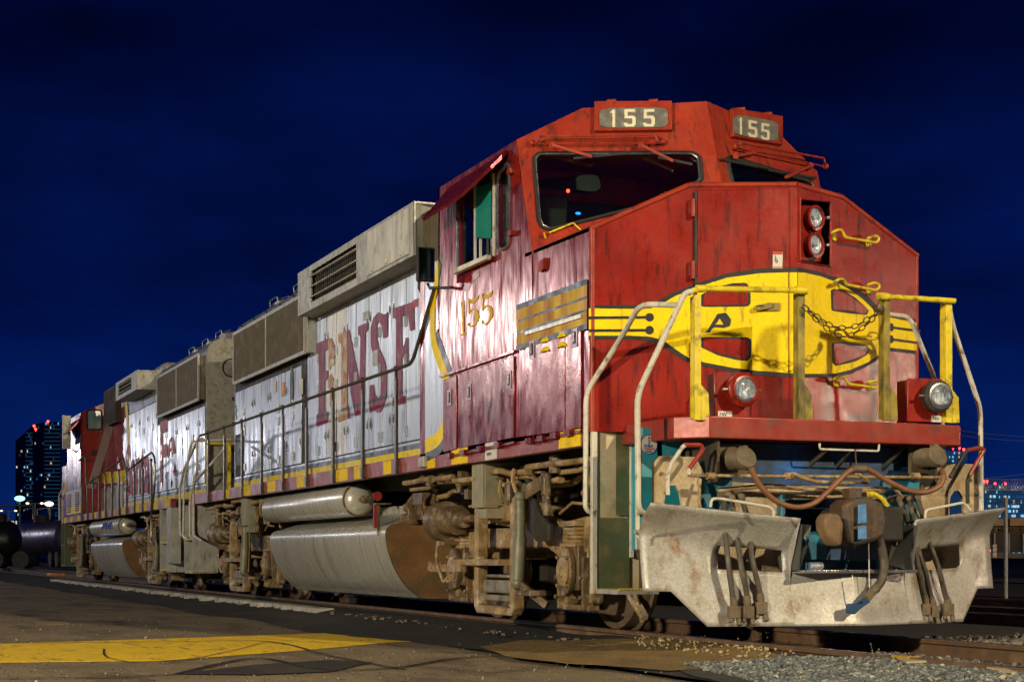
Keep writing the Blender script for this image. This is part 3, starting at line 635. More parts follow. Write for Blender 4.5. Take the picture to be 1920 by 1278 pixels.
posts(1307, 553, 787); posts(1501, 545, 787, .055, DYR); posts(1661, 556, 788, .055, DYR); posts(1777, 566, 792, .06)
m = MB(); m.tube([X(1290, 549, PX-.06), X(1310, 541, PX), X(1505, 544, PX)], .022, 10, bend=.05); m.cyl(X(1490, 544, PX), X(1512, 545, PX), .03); m.cyl(X(1306, 541, PX), X(1320, 541, PX), .028); m.build('platform_top_rail', YRAIL, loco)
m = MB(); m.tube([X(1648, 555, PX), X(1790, 564, PX)], .022); m.cyl(X(1646, 555, PX), X(1664, 556, PX), .03); m.build('platform_top_rail', YRAIL, loco)
def chain(P, name, link=.075, r=.0048):
    """catenary chain through points P"""
    P = [Vector(p) for p in P]; S = smoothpts([tuple(p) for p in P], 12); S = [Vector(p) for p in S]; mm = MB(); acc = 0; last = S[0]; k = 0; i = 0
    pts = [S[0]]
    for p in S[1:]:
        while (p-pts[-1]).length >= link*.78: pts.append(pts[-1]+(p-pts[-1]).normalized()*link*.78)
    for a, b in zip(pts, pts[1:]):
        d = (b-a).normalized(); c_ = (a+b)/2; u, v = frame(d); w_ = u if k % 2 else v; k += 1; hw = .018; hl_ = link/2-hw*.3
        lp = [c_+d*(hl_*math.cos(t))*1.0+w_*(hw*math.sin(t)) for t in [2*math.pi*j/10 for j in range(10)]]
        mm.tube(lp, r, 5, closed=True)
    return mm.build(name, CHAIN, loco)
chain([X(1506, 572, PX+.02), X(1535, 603, PX+.02), X(1580, 632, PX+.02), X(1620, 612, PX+.02), X(1651, 582, PX+.02)], 'safety_chain')
chain([X(1506, 574, PX+.04), X(1528, 590, PX+.04), X(1562, 612, PX+.04), X(1600, 613, PX+.04), X(1630, 596, PX+.04), X(1651, 582, PX+.04)], 'safety_chain')
m = MB(); c0 = X(1650, 577, PX+.03); m.lathe(c0-Vector((.05, 0, 0)), (1, 0, 0), [(0, .03), (.06, .03), (.065, .012)], 12); m.build('chain_socket', CHAIN, loco)
def pipe(pts, r, name, m_, par=loco, bend=.08, n=10):
    mm = MB(); mm.tube(pts, r, n, bend=bend); return mm.build(name, m_, par)
YO = -YS-.03
pipe([X(1272, 572, 1.95), X(1200, 570, 1.75), X(1165, 632, 1.4), Y(1099, 735, YO), Y(1098, 955, YO), Y(1118, 964, -1.46)], .022, 'stair_handrail', WPIPE, bend=.1)
pipe([X(1302, 545, PX-.03), X(1284, 549, PX-.04), Y(1195, 738, YO), Y(1197, 955, YO), Y(1213, 965, -1.45)], .022, 'stair_handrail', WPIPE, bend=.1)
rr = [X(1664, 589, 1.8), X(1706, 594, 1.75), X(1752, 708, 1.75), X(1768, 800, 1.75), X(1768, 905, 1.75)]
pipe(rr, .019, 'stair_handrail', WPIPE)
pipe([X(1778, 566, PX-.06), X(1786, 610, PX-.06), X(1838, 765, 2.0), X(1840, 958, 2.0)], .020, 'stair_handrail', WPIPE)
for (q, plate_, volt, rim) in (((1385, 734), [(1337, 697), (1405, 698), (1405, 786), (1337, 784)], [(1347, 781), (1372, 782)], RED), ((1749, 746), [(1699, 709), (1764, 710), (1764, 792), (1699, 790)], [(1747, 789), (1768, 790)], DRK)):
    xx = PX-.09; m = MB(); m.plate([X(*p, xx) for p in plate_], (.02, 0, 0)); a, b = X(*plate_[0], xx), X(*plate_[2], xx); m.box(xx-.14, xx+.001, min(a.y, b.y)+.01, max(a.y, b.y)-.01, min(a.z, b.z), max(a.z, b.z)-.01)
    bx = m.build('ditch_light_box', RED, loco, bevel=.006)
    dd = Vector((1, 0 if rim is RED else -.05, 0)).normalized(); c0 = X(q[0]-4, q[1]-1, xx+.02)
    m = MB(); m.lathe(c0, dd, [(0, .075), (.012, .10), (.05, .123), (.11, .128), (.125, .112), (.128, .100), (.10, .08)], 30, cap=False); hs = m.build('ditch_light', rim, loco)
    m = MB(); e_ = c0+dd*.128; m.lathe(e_-dd*.012, dd, [(0, .103), (.02, .103), (.022, .090), (.012, .088)], 30, cap=False); m.build('retaining_ring', RED if rim is RED else CHR, hs)
    m = MB(); m.lathe(e_-dd*.03, dd, [(0, .002), (.004, .035), (.014, .062), (.034, .088)], 30, cap=False); m.build('reflector', LENS, hs)
    m = MB(); m.lathe(e_+dd*.004, dd, [(0, .088), (.010, .066), (.015, .036), (.017, .003)], 30, cap=False); m.build('lens', LGLS, hs)
    m = MB(); s_ = -1 if rim is RED else -1; m.cyl(c0+dd*.09+Vector((0, -.13, 0)), c0+dd*.09+Vector((0, -.17, 0)), .012); m.cyl(c0+dd*.09+Vector((0, .13, 0)), c0+dd*.09+Vector((0, .15, 0)), .012); m.build('clamp_screw', CHR, hs)
    c0 = X(*volt[0], xx+.022); c1 = X(*volt[1], xx+.022); m = MB(); m.box(xx+.021, xx+.0225, c0.y-.003, c1.y+.003, c0.z-.006, c0.z+.044); m.build('voltage_sticker', STK, bx)
    text('74V', 'voltage_text', BLK, bx, (xx+.0235, c0.y+.004, c0.z+.005), (0, 1, 0), (0, 0, 1), .042)

# --- step wells at the front corners
SWP = mat('stained_step_plate', (.60, .53, .36), (.42, .31, .15), sc=3, rough=.6, dirt=(.10, .12, .06), damt=.36, dsc=2.4)
for sy in (-1, 1):
    def V(x, y, z): return Vector((x, sy*-y, z))
    m = MB(); m.plate([V(1.15, y, z) for y, z in [(-1.50, 1.60), (-1.22, 1.60), (-1.22, .62), (-1.12, .62), (-1.12, .36), (-1.50, .36)]], (-.02, 0, 0))
    sw = m.build('step_well', SWP, loco)
    m = MB(); m.box(1.17, 1.171, *sorted((sy*1.33, sy*1.215)), .95, 1.6); m.plate([V(1.17, y, z) for y, z in [(-1.48, .93), (-1.215, .93), (-1.215, .38), (-1.48, .38)]], (.002, 0, 0)); m.build('shadow_panel', GRN, sw)  # thin dark sheets put the well's shadow shapes into colour
    m = MB(); m.box(1.10, 1.62, sy*1.20, sy*1.16, .68, 1.58); m.box(1.60, 1.62, sy*1.36, sy*1.0, .70, 1.60); m.build('step_riser', TEAL, sw)
    m = MB(); m.box(1.13, 1.17, sy*1.535, sy*1.49, .34, 1.60); m.box(1.61, 1.635, sy*1.385, sy*1.355, .68, 1.60); m.box(1.17, 1.19, sy*1.215, sy*1.18, .62, 1.6); m.build('corner_post', WPIPE, sw, bevel=.004)
    m = MB(); m.box(1.14, 1.55, sy*1.50, sy*1.15, .34, .375); m.box(1.14, 1.20, sy*1.50, sy*1.15, .375, .378, 1)
    for k in range(12): yy = sy*(1.49-.03*k); m.box(1.535, 1.56, yy, yy-sy*.015, .372, .385, 1)
    m.box(1.62, 1.66, sy*1.40, sy*1.26, .80, .83); m.build('step_tread', [SILG, YEDGE], sw)
c0 = X(1214, 833, 1.6); c0.x = 1.6215
m = MB(); m.plate(circ(c0, (0, 1, 0), (0, 0, 1), .075, 28), (.001, 0, 0)); stp = m.build('round_sticker', STK, loco)
m = MB(); o1 = circ(c0+Vector((.002, 0, 0)), (0, 1, 0), (0, 0, 1), .075, 28); m.plate(o1, (.001, 0, 0), holes=[circ(c0+Vector((.002, 0, 0)), (0, 1, 0), (0, 0, 1), .069, 28)[::-1]]); m.build('sticker_ring', BLUST, stp)
for s_, dz, sz, mm_, wd in (('A', .04, .03, BLUST, .008), ('3', .002, .045, BLUST, .012), ('POINT', -.022, .026, BLUST, .040), ('CONTACT', -.042, .019, REDST, .041), ('SYSTEM', -.06, .016, BLUST, .030)):
    text(s_, 'sticker_text', mm_, stp, c0+Vector((.0025, -wd, dz)), (0, 1, 0), (0, 0, 1), sz, bold=.0006)

# --- pilot, plow and everything hung on it
def c4(x, y): return (1180+x/2.595, 800+y/2.595)
P4 = lambda x, y, xx: X(*c4(x, y), xx)
NBLU = mat('blue_skylit_underframe', (.008, .020, .036), (.02, .08, .20), sc=2.4, rough=.5, dirt=(.01, .14, .62), damt=.42, dsc=2.6)  # blue patches are sky light painted into the underframe colour
m = MB(); m.plate([(1.95, y, z) for y, z in [(-1.40, .45), (-1.40, 1.32), (-1.35, 1.37), (-1.05, 1.37), (-.95, 1.20), (-.3, 1.17), (.75, 1.17), (1.0, 1.2), (1.08, 1.37), (1.48, 1.37), (1.53, 1.32), (1.53, .45)]], (-.03, 0, 0),
    holes=[[Vector((1.95, y, z)) for y, z in [(-.32, .52), (-.32, 1.06), (.62, 1.08), (.62, .52)]], [Vector((1.95, -1.24+.075*math.cos(t*.628), 1.02+.14*math.sin(t*.628))) for t in range(10)], [Vector((1.95, 1.32+.075*math.cos(t*.628), 1.02+.14*math.sin(t*.628))) for t in range(10)]])
m.build('pilot_plate', PILOT, loco)
m = MB(); m.box(1.55, 1.58, -1.2, 1.4, .5, 1.5); m.build('pilot_recess', NBLU, loco)
m = MB(); m.box(1.84, 1.85, -.93, 1.02, 1.14, 1.49); m.build('end_sill_plate', NBLU, loco)  # set forward so lamplight reaches its painted blue patches
m = MB()
for a, b in (((560, 80), (470, 260)), ((980, 90), (830, 230)), ((1100, 85), (960, 250)), ((1340, 90), (1180, 260))): m.beam(P4(*a, 2.05), P4(*b, 1.75), .02, .03)
m.box(1.6, 2.1, -.95, -.93, 1.18, 1.5); m.box(1.6, 2.1, 1.0, 1.02, 1.18, 1.5); m.build('platform_brace', DRK, loco)
m = MB(); nx, ny = 40, 24
def plowpt(a, b):
    y = -1.56+3.12*a; ay = abs(y); zt = .845+.16*(ay/1.56) if ay > .50 else .52
    zb = .12 if ay < 1.13 else (.12+(ay-1.13)*1.1 if ay < 1.36 else .375)
    if ay > 1.36: zb = .375
    z = zb+(zt-zb)*b; xp = 2.50-.42*(ay/1.56)**1.1; h = (z-.12)/.9
    x = xp+.10*(1-h)**2+.20*max(0, b-.66)**1.5/(.34**1.5)*(1 if ay > .5 else 0)-.03
    return Vector((x, y+ (0 if y > 0 else -0.02*h), z+(0.01 if 0 else 0)))
aa = [i/nx for i in range(nx+1)]
for v in (.50/1.56, ): pass
ys_ = sorted(set([round(-1.56+3.12*i/nx, 4) for i in range(nx+1)]+[-.5001, -.4999, .4999, .5001, -1.3601, -1.3599, 1.3599, 1.3601, -1.13, 1.13]))
rows = [[plowpt((y+1.56)/3.12, j/ny) for j in range(ny+1)] for y in ys_]; idx = lambda i, j: i*(ny+1)+j
vs = [p for r_ in rows for p in r_]; cut = lambda i, j: any(a <= (ys_[i]+ys_[i+1])/2 <= b and 12 <= j <= 16 for a, b in ((-1.03, -.56), (.72, 1.16)))
m.add(vs, [(idx(i, j), idx(i+1, j), idx(i+1, j+1), idx(i, j+1)) for i in range(len(ys_)-1) for j in range(ny) if not cut(i, j)])
pl_ = m.build('snow_plow', PLOW, loco); sm = pl_.modifiers.new('thick', 'SOLIDIFY'); sm.thickness = .014; sm.offset = -1
m = MB()
for sy in (-1, 1):
    y = sy*.50; m.plate([(2.56, y, .86), (2.48, y, .52), (2.25, y, .50), (2.02, y, .86)], (0, -sy*.012, 0), holes=[circ((2.33, y, .74), (1, 0, 0), (0, 0, 1), .055, 14)])
    m.plate([(2.50, y, .52), (2.56, y, .86), (2.40, y-sy*.17, .86), (2.34, y-sy*.12, .56)], (-.01, 0, 0), holes=[circ((2.41, y-sy*.10, .74), (.2, -sy*.98, 0), (0, 0, 1), .04, 12)])
m.build('plow_flange', mat('flange_steel', (.08, .085, .075), (.05, .055, .045), rough=.5, dirt=(.2, .15, .08), damt=.4), loco)
m = MB(); m.box(2.40, 2.56, -.50, .50, .505, .53); m.build('plow_step', CHR, loco, bevel=.004)
for k in range(9):
    y = -.44+.11*k; m = MB(); m.cyl((2.52, y, .528), (2.52, y, .537), .010, n=6)
    if k % 2: m.build('step_bolt', CHR, loco)
TEALD = mat('blue_teal_shade', (.01, .12, .18), (.02, .20, .30), sc=5, rough=.45, dirt=(.10, .08, .04), damt=.4, dsc=6)  # colour stands in for the blue-teal shade under the front beam
m = MB(); m.box(1.93, 1.96, -1.02, -.74, .92, 1.22); m.box(1.96, 1.99, -.98, -.78, .86, .96); m.build('hose_bracket', TEALD, loco, bevel=.008)
m = MB(); m.box(1.93, 1.96, .62, .96, .92, 1.22); m.box(1.96, 1.99, .68, .90, .86, .96); m.build('hose_bracket', TEALD, loco, bevel=.008)
m = MB(); m.box(1.58, 2.0, -.34, -.30, .54, 1.10); m.box(1.58, 1.9, -.30, .60, .52, .60); m.box(1.60, 1.95, -.1, .1, .6, .82); m.build('draft_gear_pocket', TEALD, loco, bevel=.01)
m = MB(); m.tube([(2.02, -.9, 1.12), (2.08, -.5, 1.16), (2.08, .2, 1.12), (2.02, .6, 1.16)], .018, 8, bend=.1); m.tube([(2.02, .62, 1.20), (2.1, .80, 1.0), (2.05, .95, .86)], .014, 6, bend=.08); m.tube([(2.02, -1.05, 1.20), (2.08, -1.1, 1.0), (2.04, -.95, .8), (2.02, -.9, .7)], .014, 6, bend=.08); m.build('air_line', BRNL, loco)
m = MB()
for yy in (-1.34, -1.1, 1.12, 1.45):
    for zz in (.62, .80, 1.24): m.cyl((1.95, yy, zz), (1.965, yy, zz), .014, n=6)
m.build('pilot_bolt', BRN, loco)
DENT = mat('dirt_smear', (.17, .10, .045), (.26, .18, .10), sc=6, rough=.7)
HW = mat('dirty_hose_rubber', (.07, .055, .038), (.045, .04, .03), sc=7, rough=.55, dirt=(.16, .12, .07), damt=.4, dsc=9)
GH = mat('dusty_cast_iron', (.16, .12, .07), (.08, .06, .035), sc=12, rough=.6, bump=.003, bsc=40)
for pts in ([(480, 330), (458, 400), (475, 600), (498, 790), (508, 850)], [(497, 345), (518, 500), (545, 680), (568, 790), (574, 850)], [(545, 340), (575, 450), (600, 650), (630, 780), (638, 830)],
            [(1310, 350), (1345, 430), (1385, 580), (1428, 780), (1440, 840)], [(1365, 350), (1395, 560), (1440, 700), (1462, 800), (1475, 850)], [(1400, 345), (1425, 420), (1455, 550), (1505, 690), (1538, 820), (1548, 840)]):
    n_ = len(pts); P = [P4(*p, 2.10+.27*min(1, (p[1]-330)/300)) for p in pts]; P = [Vector(p) for p in smoothpts([tuple(p) for p in P], 5)]
    m = MB(); m.tube(P, .021, 10); h = m.build('brake_hose', HW, loco)
    m = MB(); m.cyl(P[0]+Vector((-.12, 0, 0)), P[0], .025); m.ball(P[0], .032); m.cyl(P[-4], P[-2], .026); m.build('hose_fitting', GH, h)
    e_ = P[-1]; m = MB(); m.cyl(P[-2], e_+Vector((0, .01, -.07)), .030, .026); m.box(e_.x-.02, e_.x+.03, e_.y-.045, e_.y+.045, e_.z-.12, e_.z-.03); m.cyl(e_+Vector((.0, .035, -.10)), e_+Vector((.03, .035, -.17)), .018); m.cyl(e_+Vector((.0, -.03, -.10)), e_+Vector((.02, -.035, -.15)), .014); m.build('glad_hand', GH, h, bevel=.006)
P = [P4(*p, 2.42) for p in [(592, 198), (610, 240), (640, 290), (700, 350), (760, 380), (830, 390), (900, 370), (960, 320), (1020, 260), (1070, 215), (1120, 200), (1170, 210), (1220, 240), (1290, 280), (1370, 312), (1450, 315), (1510, 285), (1530, 240), (1518, 205)]]
m = MB(); m.tube([Vector(p) for p in smoothpts([tuple(p) for p in P], 4)], .021, 12); h = m.build('jumper_cable', HOSE, loco)
m = MB(); m.cyl(P4(1085, 205, 2.42), P4(1148, 203, 2.42), .030, n=14); m.build('cable_clamp', GH, h)
m = MB(); m.tube([P4(1105, 190, 2.42), P4(1102, 150, 2.4), P4(1100, 110, 2.36)], .006, 5); m.build('cable_hook', CHAIN, h)
for cx_, cy_ in ((540, 160), (1470, 150)):
    c0 = P4(cx_, cy_, 2.12); ax_ = Vector((1, .25, -.15)).normalized(); m = MB(); m.lathe(c0-ax_*.12, ax_, [(0, .09), (.05, .09), (.10, .075), (.20, .07), (.23, .055)], 20)
    m.box(c0.x-.14, c0.x-.10, c0.y-.12, c0.y+.12, c0.z-.12, c0.z+.12); rc = m.build('cable_receptacle', GH, loco, bevel=.003)
    l0 = P4(cx_+25, cy_-10, 2.30); la = Vector((.93, .05, .36)).normalized(); m = MB(); m.lathe(l0, la, [(0, .082), (.012, .086), (.02, .08), (.022, .06)], 24); m.box(l0.x-.06, l0.x, l0.y-.02, l0.y+.02, l0.z+.03, l0.z+.09); m.build('receptacle_lid', GH, rc)
    u_ = Vector((0, 1, 0)); text('WABCO' if 0 else 'DUPONT', 'lid_lettering', STK if 0 else BRNL, rc, l0+la*.024-u_*.058-Vector((0, 0, .012)), u_, la.cross(u_), .036, ext=.002) if 0 else None
m = MB(); m.tube([P4(300, 236, 2.2), P4(1545, 246, 2.2)], .013, 8)
for q in (395, 780, 1390): m.cyl(P4(q-18, 238, 2.2), P4(q+18, 239, 2.2), .028, n=12)
m.build('uncoupling_lever', BRNL, loco)
m = MB(); m.tube([P4(795, 225, 2.25), P4(840, 245, 2.25), P4(900, 265, 2.25), P4(1010, 272, 2.25), P4(1120, 268, 2.28), P4(1165, 270, 2.28), P4(1150, 250, 2.28), P4(1105, 225, 2.3)], .014, 8, bend=.03); m.build('lever_link', BRNL, loco)
RTIP = mat('red_handle_tip', (.30, .03, .02), (.2, .02, .015), rough=.4)
for pts, n_ in (([(188, 330), (186, 250), (203, 180), (265, 88), (350, 88), (358, 112), (290, 205), (290, 232)], 0), ([(1560, 245), (1640, 115), (1700, 102), (1728, 108), (1655, 235), (1645, 260), (1646, 372)], 1)):
    P = [P4(*p, 2.15) for p in pts]; m = MB(); m.tube(P, .016, 8, bend=.03); hh = m.build('lever_handle', WPIPE if not n_ else DRK, loco)
    m = MB(); m.tube([P[i] for i in ((3, 4, 5, 6) if not n_ else (1, 2, 3, 4))], .0175, 8, bend=.03); m.build('handle_grip', RTIP, hh)
m = MB(); m.tube([P4(*p, PX-.03) for p in [(925, 80), (927, 108), (1213, 118), (1215, 85)]], .009, 8, bend=.02); m.build('cable_hanger', WPIPE, loco)
m = MB(); m.tube([P4(*p, 2.62) for p in [(395, 390), (400, 350), (440, 348), (680, 388), (702, 405), (702, 438)]], .011, 8, bend=.03); m.build('plow_grab_iron', WPIPE, loco)
m = MB(); m.tube([P4(*p, 2.45) for p in [(1440, 450), (1440, 405), (1622, 368), (1642, 382), (1660, 405)]], .011, 8, bend=.03); m.build('plow_grab_iron', WPIPE, loco)
# coupler
CPL = mat('rusty_coupler_casting', (.10, .055, .022), (.05, .032, .018), sc=6, rough=.55, bump=.005, bsc=25, dirt=(.03, .10, .13), damt=.40, dsc=4, speck=(60, .25))
m = MB(); m.box(1.6, 2.5, .16, .42, .74, 1.0); m.build('drawbar', DRK, loco, bevel=.02)
m = MB(); kp = [(1040, 375), (1075, 350), (1190, 342), (1240, 370), (1256, 440), (1250, 520), (1200, 555), (1110, 580), (1060, 560), (1045, 480)]
m.plate([P4(*p, 2.70) for p in kp], (-.20, 0, 0)); cp = m.build('coupler_head', CPL, loco, bevel=.03, seg=3)
m = MB(); m.plate([P4(*p, 2.80) for p in [(950, 450), (975, 415), (1030, 425), (1048, 470), (1040, 575), (1005, 582), (975, 545), (955, 500)]], (-.14, 0, 0)); m.build('knuckle', mat('worn_knuckle', (.22, .14, .07), (.13, .08, .04), sc=7, rough=.55, bump=.004, bsc=25), cp, bevel=.03, seg=3)
m = MB(); m.cyl(P4(1080, 345, 2.6), P4(1080, 590, 2.6), .035, n=14); m.box(2.5, 2.6, cp.bound_box[0][1]+.1, cp.bound_box[0][1]+.2, .66, .70) if 0 else None
m.plate([P4(*p, 2.5) for p in [(1035, 300), (1100, 300), (1095, 350), (1035, 350)]], (.1, 0, 0)); m.build('knuckle_pin', CPL, cp, bevel=.008)
m = MB(); m.plate([P4(*p, 2.735) for p in [(1112, 378), (1150, 374), (1155, 462), (1112, 470)]], (.002, 0, 0)); m.plate([P4(*p, 2.735) for p in [(1112, 484), (1152, 480), (1155, 540), (1112, 546)]], (.002, 0, 0)); m.build('blue_paint_dab', mat('blue_chalk_paint', (.10, .28, .55), (.05, .15, .35), sc=20, rough=.6), cp)
m = MB(); m.tube([P4(*p, 2.5) for p in [(1150, 330), (1200, 330), (1235, 352), (1255, 385)]], .018, 8); m.tube([P4(*p, 2.5) for p in [(1150, 322), (1185, 320), (1225, 340)]], .012, 8); m.build('lift_handle', YRAIL, cp)
m = MB(); P = [P4(*p, 2.62) for p in [(1215, 540), (1235, 620), (1240, 690), (1225, 750), (1190, 795)]]; m.tube([Vector(p) for p in smoothpts([tuple(p) for p in P], 5)], .032, 12); h = m.build('train_line_hose', HW, loco)
m = MB(); m.cyl(P4(1205, 780, 2.62), P4(1150, 830, 2.62), .036, .028, n=12); m.plate([P4(*p, 2.6) for p in [(1165, 790), (1195, 800), (1150, 850), (1135, 820)]], (.05, 0, 0)); m.build('hose_coupling', GH, h, bevel=.005)
m = MB(); m.plate([P4(*p, 2.60) for p in [(1135, 830), (1160, 850), (1110, 885), (1085, 910), (1050, 905), (1052, 860), (1090, 855)]], (.04, 0, 0)); m.build('dummy_glad_hand', mat('blue_glad_hand', (.01, .06, .16), rough=.5), h, bevel=.006)
m = MB(); m.tube([P4(1165, 560, 2.6), P4(1168, 780, 2.62)], .004, 4); m.tube([P4(1085, 720, 2.58), P4(1098, 840, 2.6)], .004, 4); m.build('hose_chain', STK, h)
m = MB(); c0 = P4(905, 680, 2.47); m.cyl(c0+Vector((0, -.055, .0)), c0+Vector((0, .055, 0)), .030, n=16); 
can = m.build('drink_can', [mat('blue_can', (.15, .25, .5), (.5, .5, .5), sc=10, rough=.3, metal=.6)], None, bevel=.004); tag(can, 'small blue and silver drink can lying on the step of the white plow', 'can')
m = MB(); c0 = P4(882, 678, 2.47); can.location.z += .004

# --- side sills with reflective blocks, walkway, hood
def sill(parent, x0, x1, blocks, sy=-1, walk=True):
    m = MB(); m.box(x0, x1, sy*YS, sy*(YS-.10), 1.50, 1.66); o = m.build('side_sill', mat('sill_red', (.27, .035, .022), (.20, .025, .018), sc=3, rough=.4, metal=.15, dirt=(.30, .20, .16), damt=.34, dsc=5, dst=(3, 3, 1), bump2=.004, b2sc=3), parent)
    if walk: m = MB(); m.box(x0, x1, sy*(YS-.10), sy*HY*.99, 1.60, 1.655); m.build('walkway', DRK, parent)
    m = MB()
    for a, b, z0, z1 in blocks: m.box(a, b, sy*YS, sy*(YS+.003), z0, z1)
    if blocks: m.build('reflective_block', mat('reflective_yellow', (.88, .62, .01), (.74, .50, .01), sc=4, rough=.6, spec=.15, dirt=(.3, .2, .05), damt=.35, dsc=6), parent)
bl = []
for a, b in ((1048, 1089), (847, 877), (800, 816)): p = Y(a, 830, -YS); q = Y(b, 830, -YS); bl.append((p.x, q.x, 1.505, 1.655))
for a, b in ((719, 734), (664, 676), (630, 652), (557, 577), (502, 517), (456, 470), (418, 430)): bl.append((Y(a, 900, -YS).x, Y(b, 900, -YS).x, 1.51, 1.65))
sill(loco, -14.6, .97, bl); sill(loco, -14.6, .97, [], 1)
m = MB(); a = Y(910, 860, -YS).x; b = Y(932, 860, -YS).x; m.box(a, b, -YS-.004, -YS, 1.50, 1.655); nb_ = m.build('fuel_notice', STK, loco)
text('FOR RECORD', 'notice_text', BLK, nb_, (a+.02, -YS-.006, 1.60), (1, 0, 0), (0, 0, 1), .034, sx=1.0); text('SUPPLY', 'notice_text', BLK, nb_, (a+.05, -YS-.006, 1.54), (1, 0, 0), (0, 0, 1), .036)
a = Y(797, 866, -YS); m = MB(); m.box(a.x-.09, a.x+.09, -YS-.05, -YS, 1.52, 1.63); m.build('side_lamp', SILG, loco, bevel=.01)
m = MB(); m.box(-14.6, 1.1, -.9, .9, 1.42, 1.60); m.box(-14.6, 1.1, -.35, -.25, 1.1, 1.45); m.box(-14.6, 1.1, .25, .35, 1.1, 1.45); m.build('underframe', DRK, loco)
def hood(parent, x0, x1, ztop, m_, name='long_hood', mats=None):
    sec = [(-HY, 1.6), (-HY, ztop-.30)]+[(-HY+.30-.30*math.cos(R(t)), ztop-.30+.30*math.sin(R(t))) for t in (15, 35, 55, 75, 90)]
    sec = sec+[(-y, z) for y, z in sec[::-1]]
    m = MB(); m.plate([(x0, y, z) for y, z in sec], (x1-x0, 0, 0)); return m.build(name, m_, parent)
hood(loco, -13.8, -2.44, 4.50, SIL)
m = MB(); m.box(-13.8, -2.96, -HY-.006, -HY, 1.66, 1.83, 0); m.box(-13.8, -2.96, -HY-.0055, -HY, 1.83, 1.89, 1); m.box(-3.0, -2.44, -YS+.02, -HY, 1.66, 3.40, 2)
m.build('hood_base_stripe', [YEL, DGRY, SIL], loco)
m = MB(); m.box(-13.75, -2.98, -HY-.003, -HY, 1.92, 3.82); m.build('door_gap_backing', DRK, loco)  # dark sheet added behind the doors to shade their gaps
def hooddoor(parent, x0, x1, z0, z1, m_, latch=True, k=0):
    m = MB(); m.box(x0+.010, x1-.010, -HY-.014, -HY, z0, z1); o = m.build('hood_door', m_, parent, bevel=.006)
    m = MB(); s_ = 1 if k % 2 else -1; xl = (x0+x1)/2+s_*((x1-x0)/2-.07); xh = (x0+x1)/2-s_*((x1-x0)/2-.025)
    for zz in (z0+.30, z1-.28):
        m.box(xl-.022, xl+.022, -HY-.018, -HY-.012, zz-.075, zz+.075, 0); m.box(xl-.012, xl+.012, -HY-.0195, -HY-.014, zz-.05, zz+.05, 1); m.box(xl-.005, xl+.005, -HY-.03, -HY-.014, zz-.035, zz+.02, 0)
    m.build('door_latch', [CHR, BLK], o)
    m = MB()
    for zz in (z0+.12, (z0+z1)/2, z1-.5): m.box(xh-.013, xh+.013, -HY-.0205, -HY-.012, zz-.06, zz+.06); m.cyl((xh, -HY-.024, zz-.06), (xh, -HY-.024, zz+.06), .010, n=8)
    m.build('door_hinge', SIL, o)
sx_ = [578, 598, 614.5, 633, 651, 670, 694, 715, 737, 764, 796]; xs = [Y(a, 700, -HY).x for a in sx_]
for k in range(len(xs)-1): hooddoor(loco, xs[k], xs[k+1], 1.93, 3.80, WHT if k in (2, 3) else SIL, k=k)
sx2 = [443, 460, 477, 492, 507, 524, 537, 551, 567]; xs2 = [Y(a, 780, -HY).x for a in sx2]
for k in range(len(xs2)-1): hooddoor(loco, xs2[k], xs2[k+1], 1.93 if k else 2.6, 3.30, SIL, k=k)
# lettering on the hood
def c9(x, y): return Y(420+x/2.557, 420+y/2.557, -HY-.0215)
def letter(outer, holes, m_, name='hood_letter'):
    m = MB(); m.plate([c9(*p) for p in outer], (0, -.001, 0), holes=[[c9(*p) for p in h] for h in holes]); return m.build(name, m_, loco)
letter([(443, 572), (498, 549), (498, 600), (483, 607), (483, 706), (498, 700), (498, 742), (483, 748), (483, 903), (497, 897), (497, 948), (443, 970), (443, 915), (453, 905), (455, 630), (443, 622)], [], PUR)
letter([(499, 550), (516, 546), (527, 580), (531, 640), (524, 680), (516, 660), (508, 700), (499, 690), (503, 620), (499, 600)], [], RUST)
letter([(499, 740), (512, 715), (524, 740), (520, 790), (530, 810), (524, 860), (512, 880), (506, 860), (510, 800), (499, 780)], [], RUST)
letter([(547, 527), (590, 508), (591, 930), (548, 950), (548, 905), (562, 895), (562, 575), (548, 568)], [], RUST)
letter([(592, 508), (600, 506), (650, 760), (654, 540), (642, 525), (642, 490), (690, 470), (690, 508), (678, 520), (671, 900), (628, 920), (606, 800), (592, 700)], [], PUR)
letter([(592, 850), (598, 885), (602, 930), (592, 934)], [], PUR)
letter([(786, 420), (784, 540), (762, 548), (757, 490), (743, 465), (733, 485), (733, 545), (745, 600), (770, 655), (780, 720), (778, 820), (765, 870), (748, 900), (735, 904), (724, 896), (712, 893), (697, 905), (696, 775), (716, 768), (723, 815), (737, 838), (750, 815), (753, 750), (741, 690), (718, 640), (703, 580), (703, 500), (715, 450), (738, 423), (757, 430), (772, 432)], [], PUR)
letter([(809, 405), (911, 370), (912, 505), (892, 512), (885, 455), (872, 436), (853, 444), (853, 590), (866, 575), (871, 545), (882, 543), (882, 665), (871, 660), (864, 635), (853, 640), (853, 820), (868, 822), (868, 858), (809, 872), (809, 832), (823, 825), (825, 455), (809, 450)], [], PUR)
for q in ((915, 362), (915, 375), (915, 388)): 
    m = MB(); a = c9(*q); m.box(a.x-.05, a.x+.09, a.y-.002, a.y, a.z-.025, a.z); m.build('warning_text_line', REDST, loco)
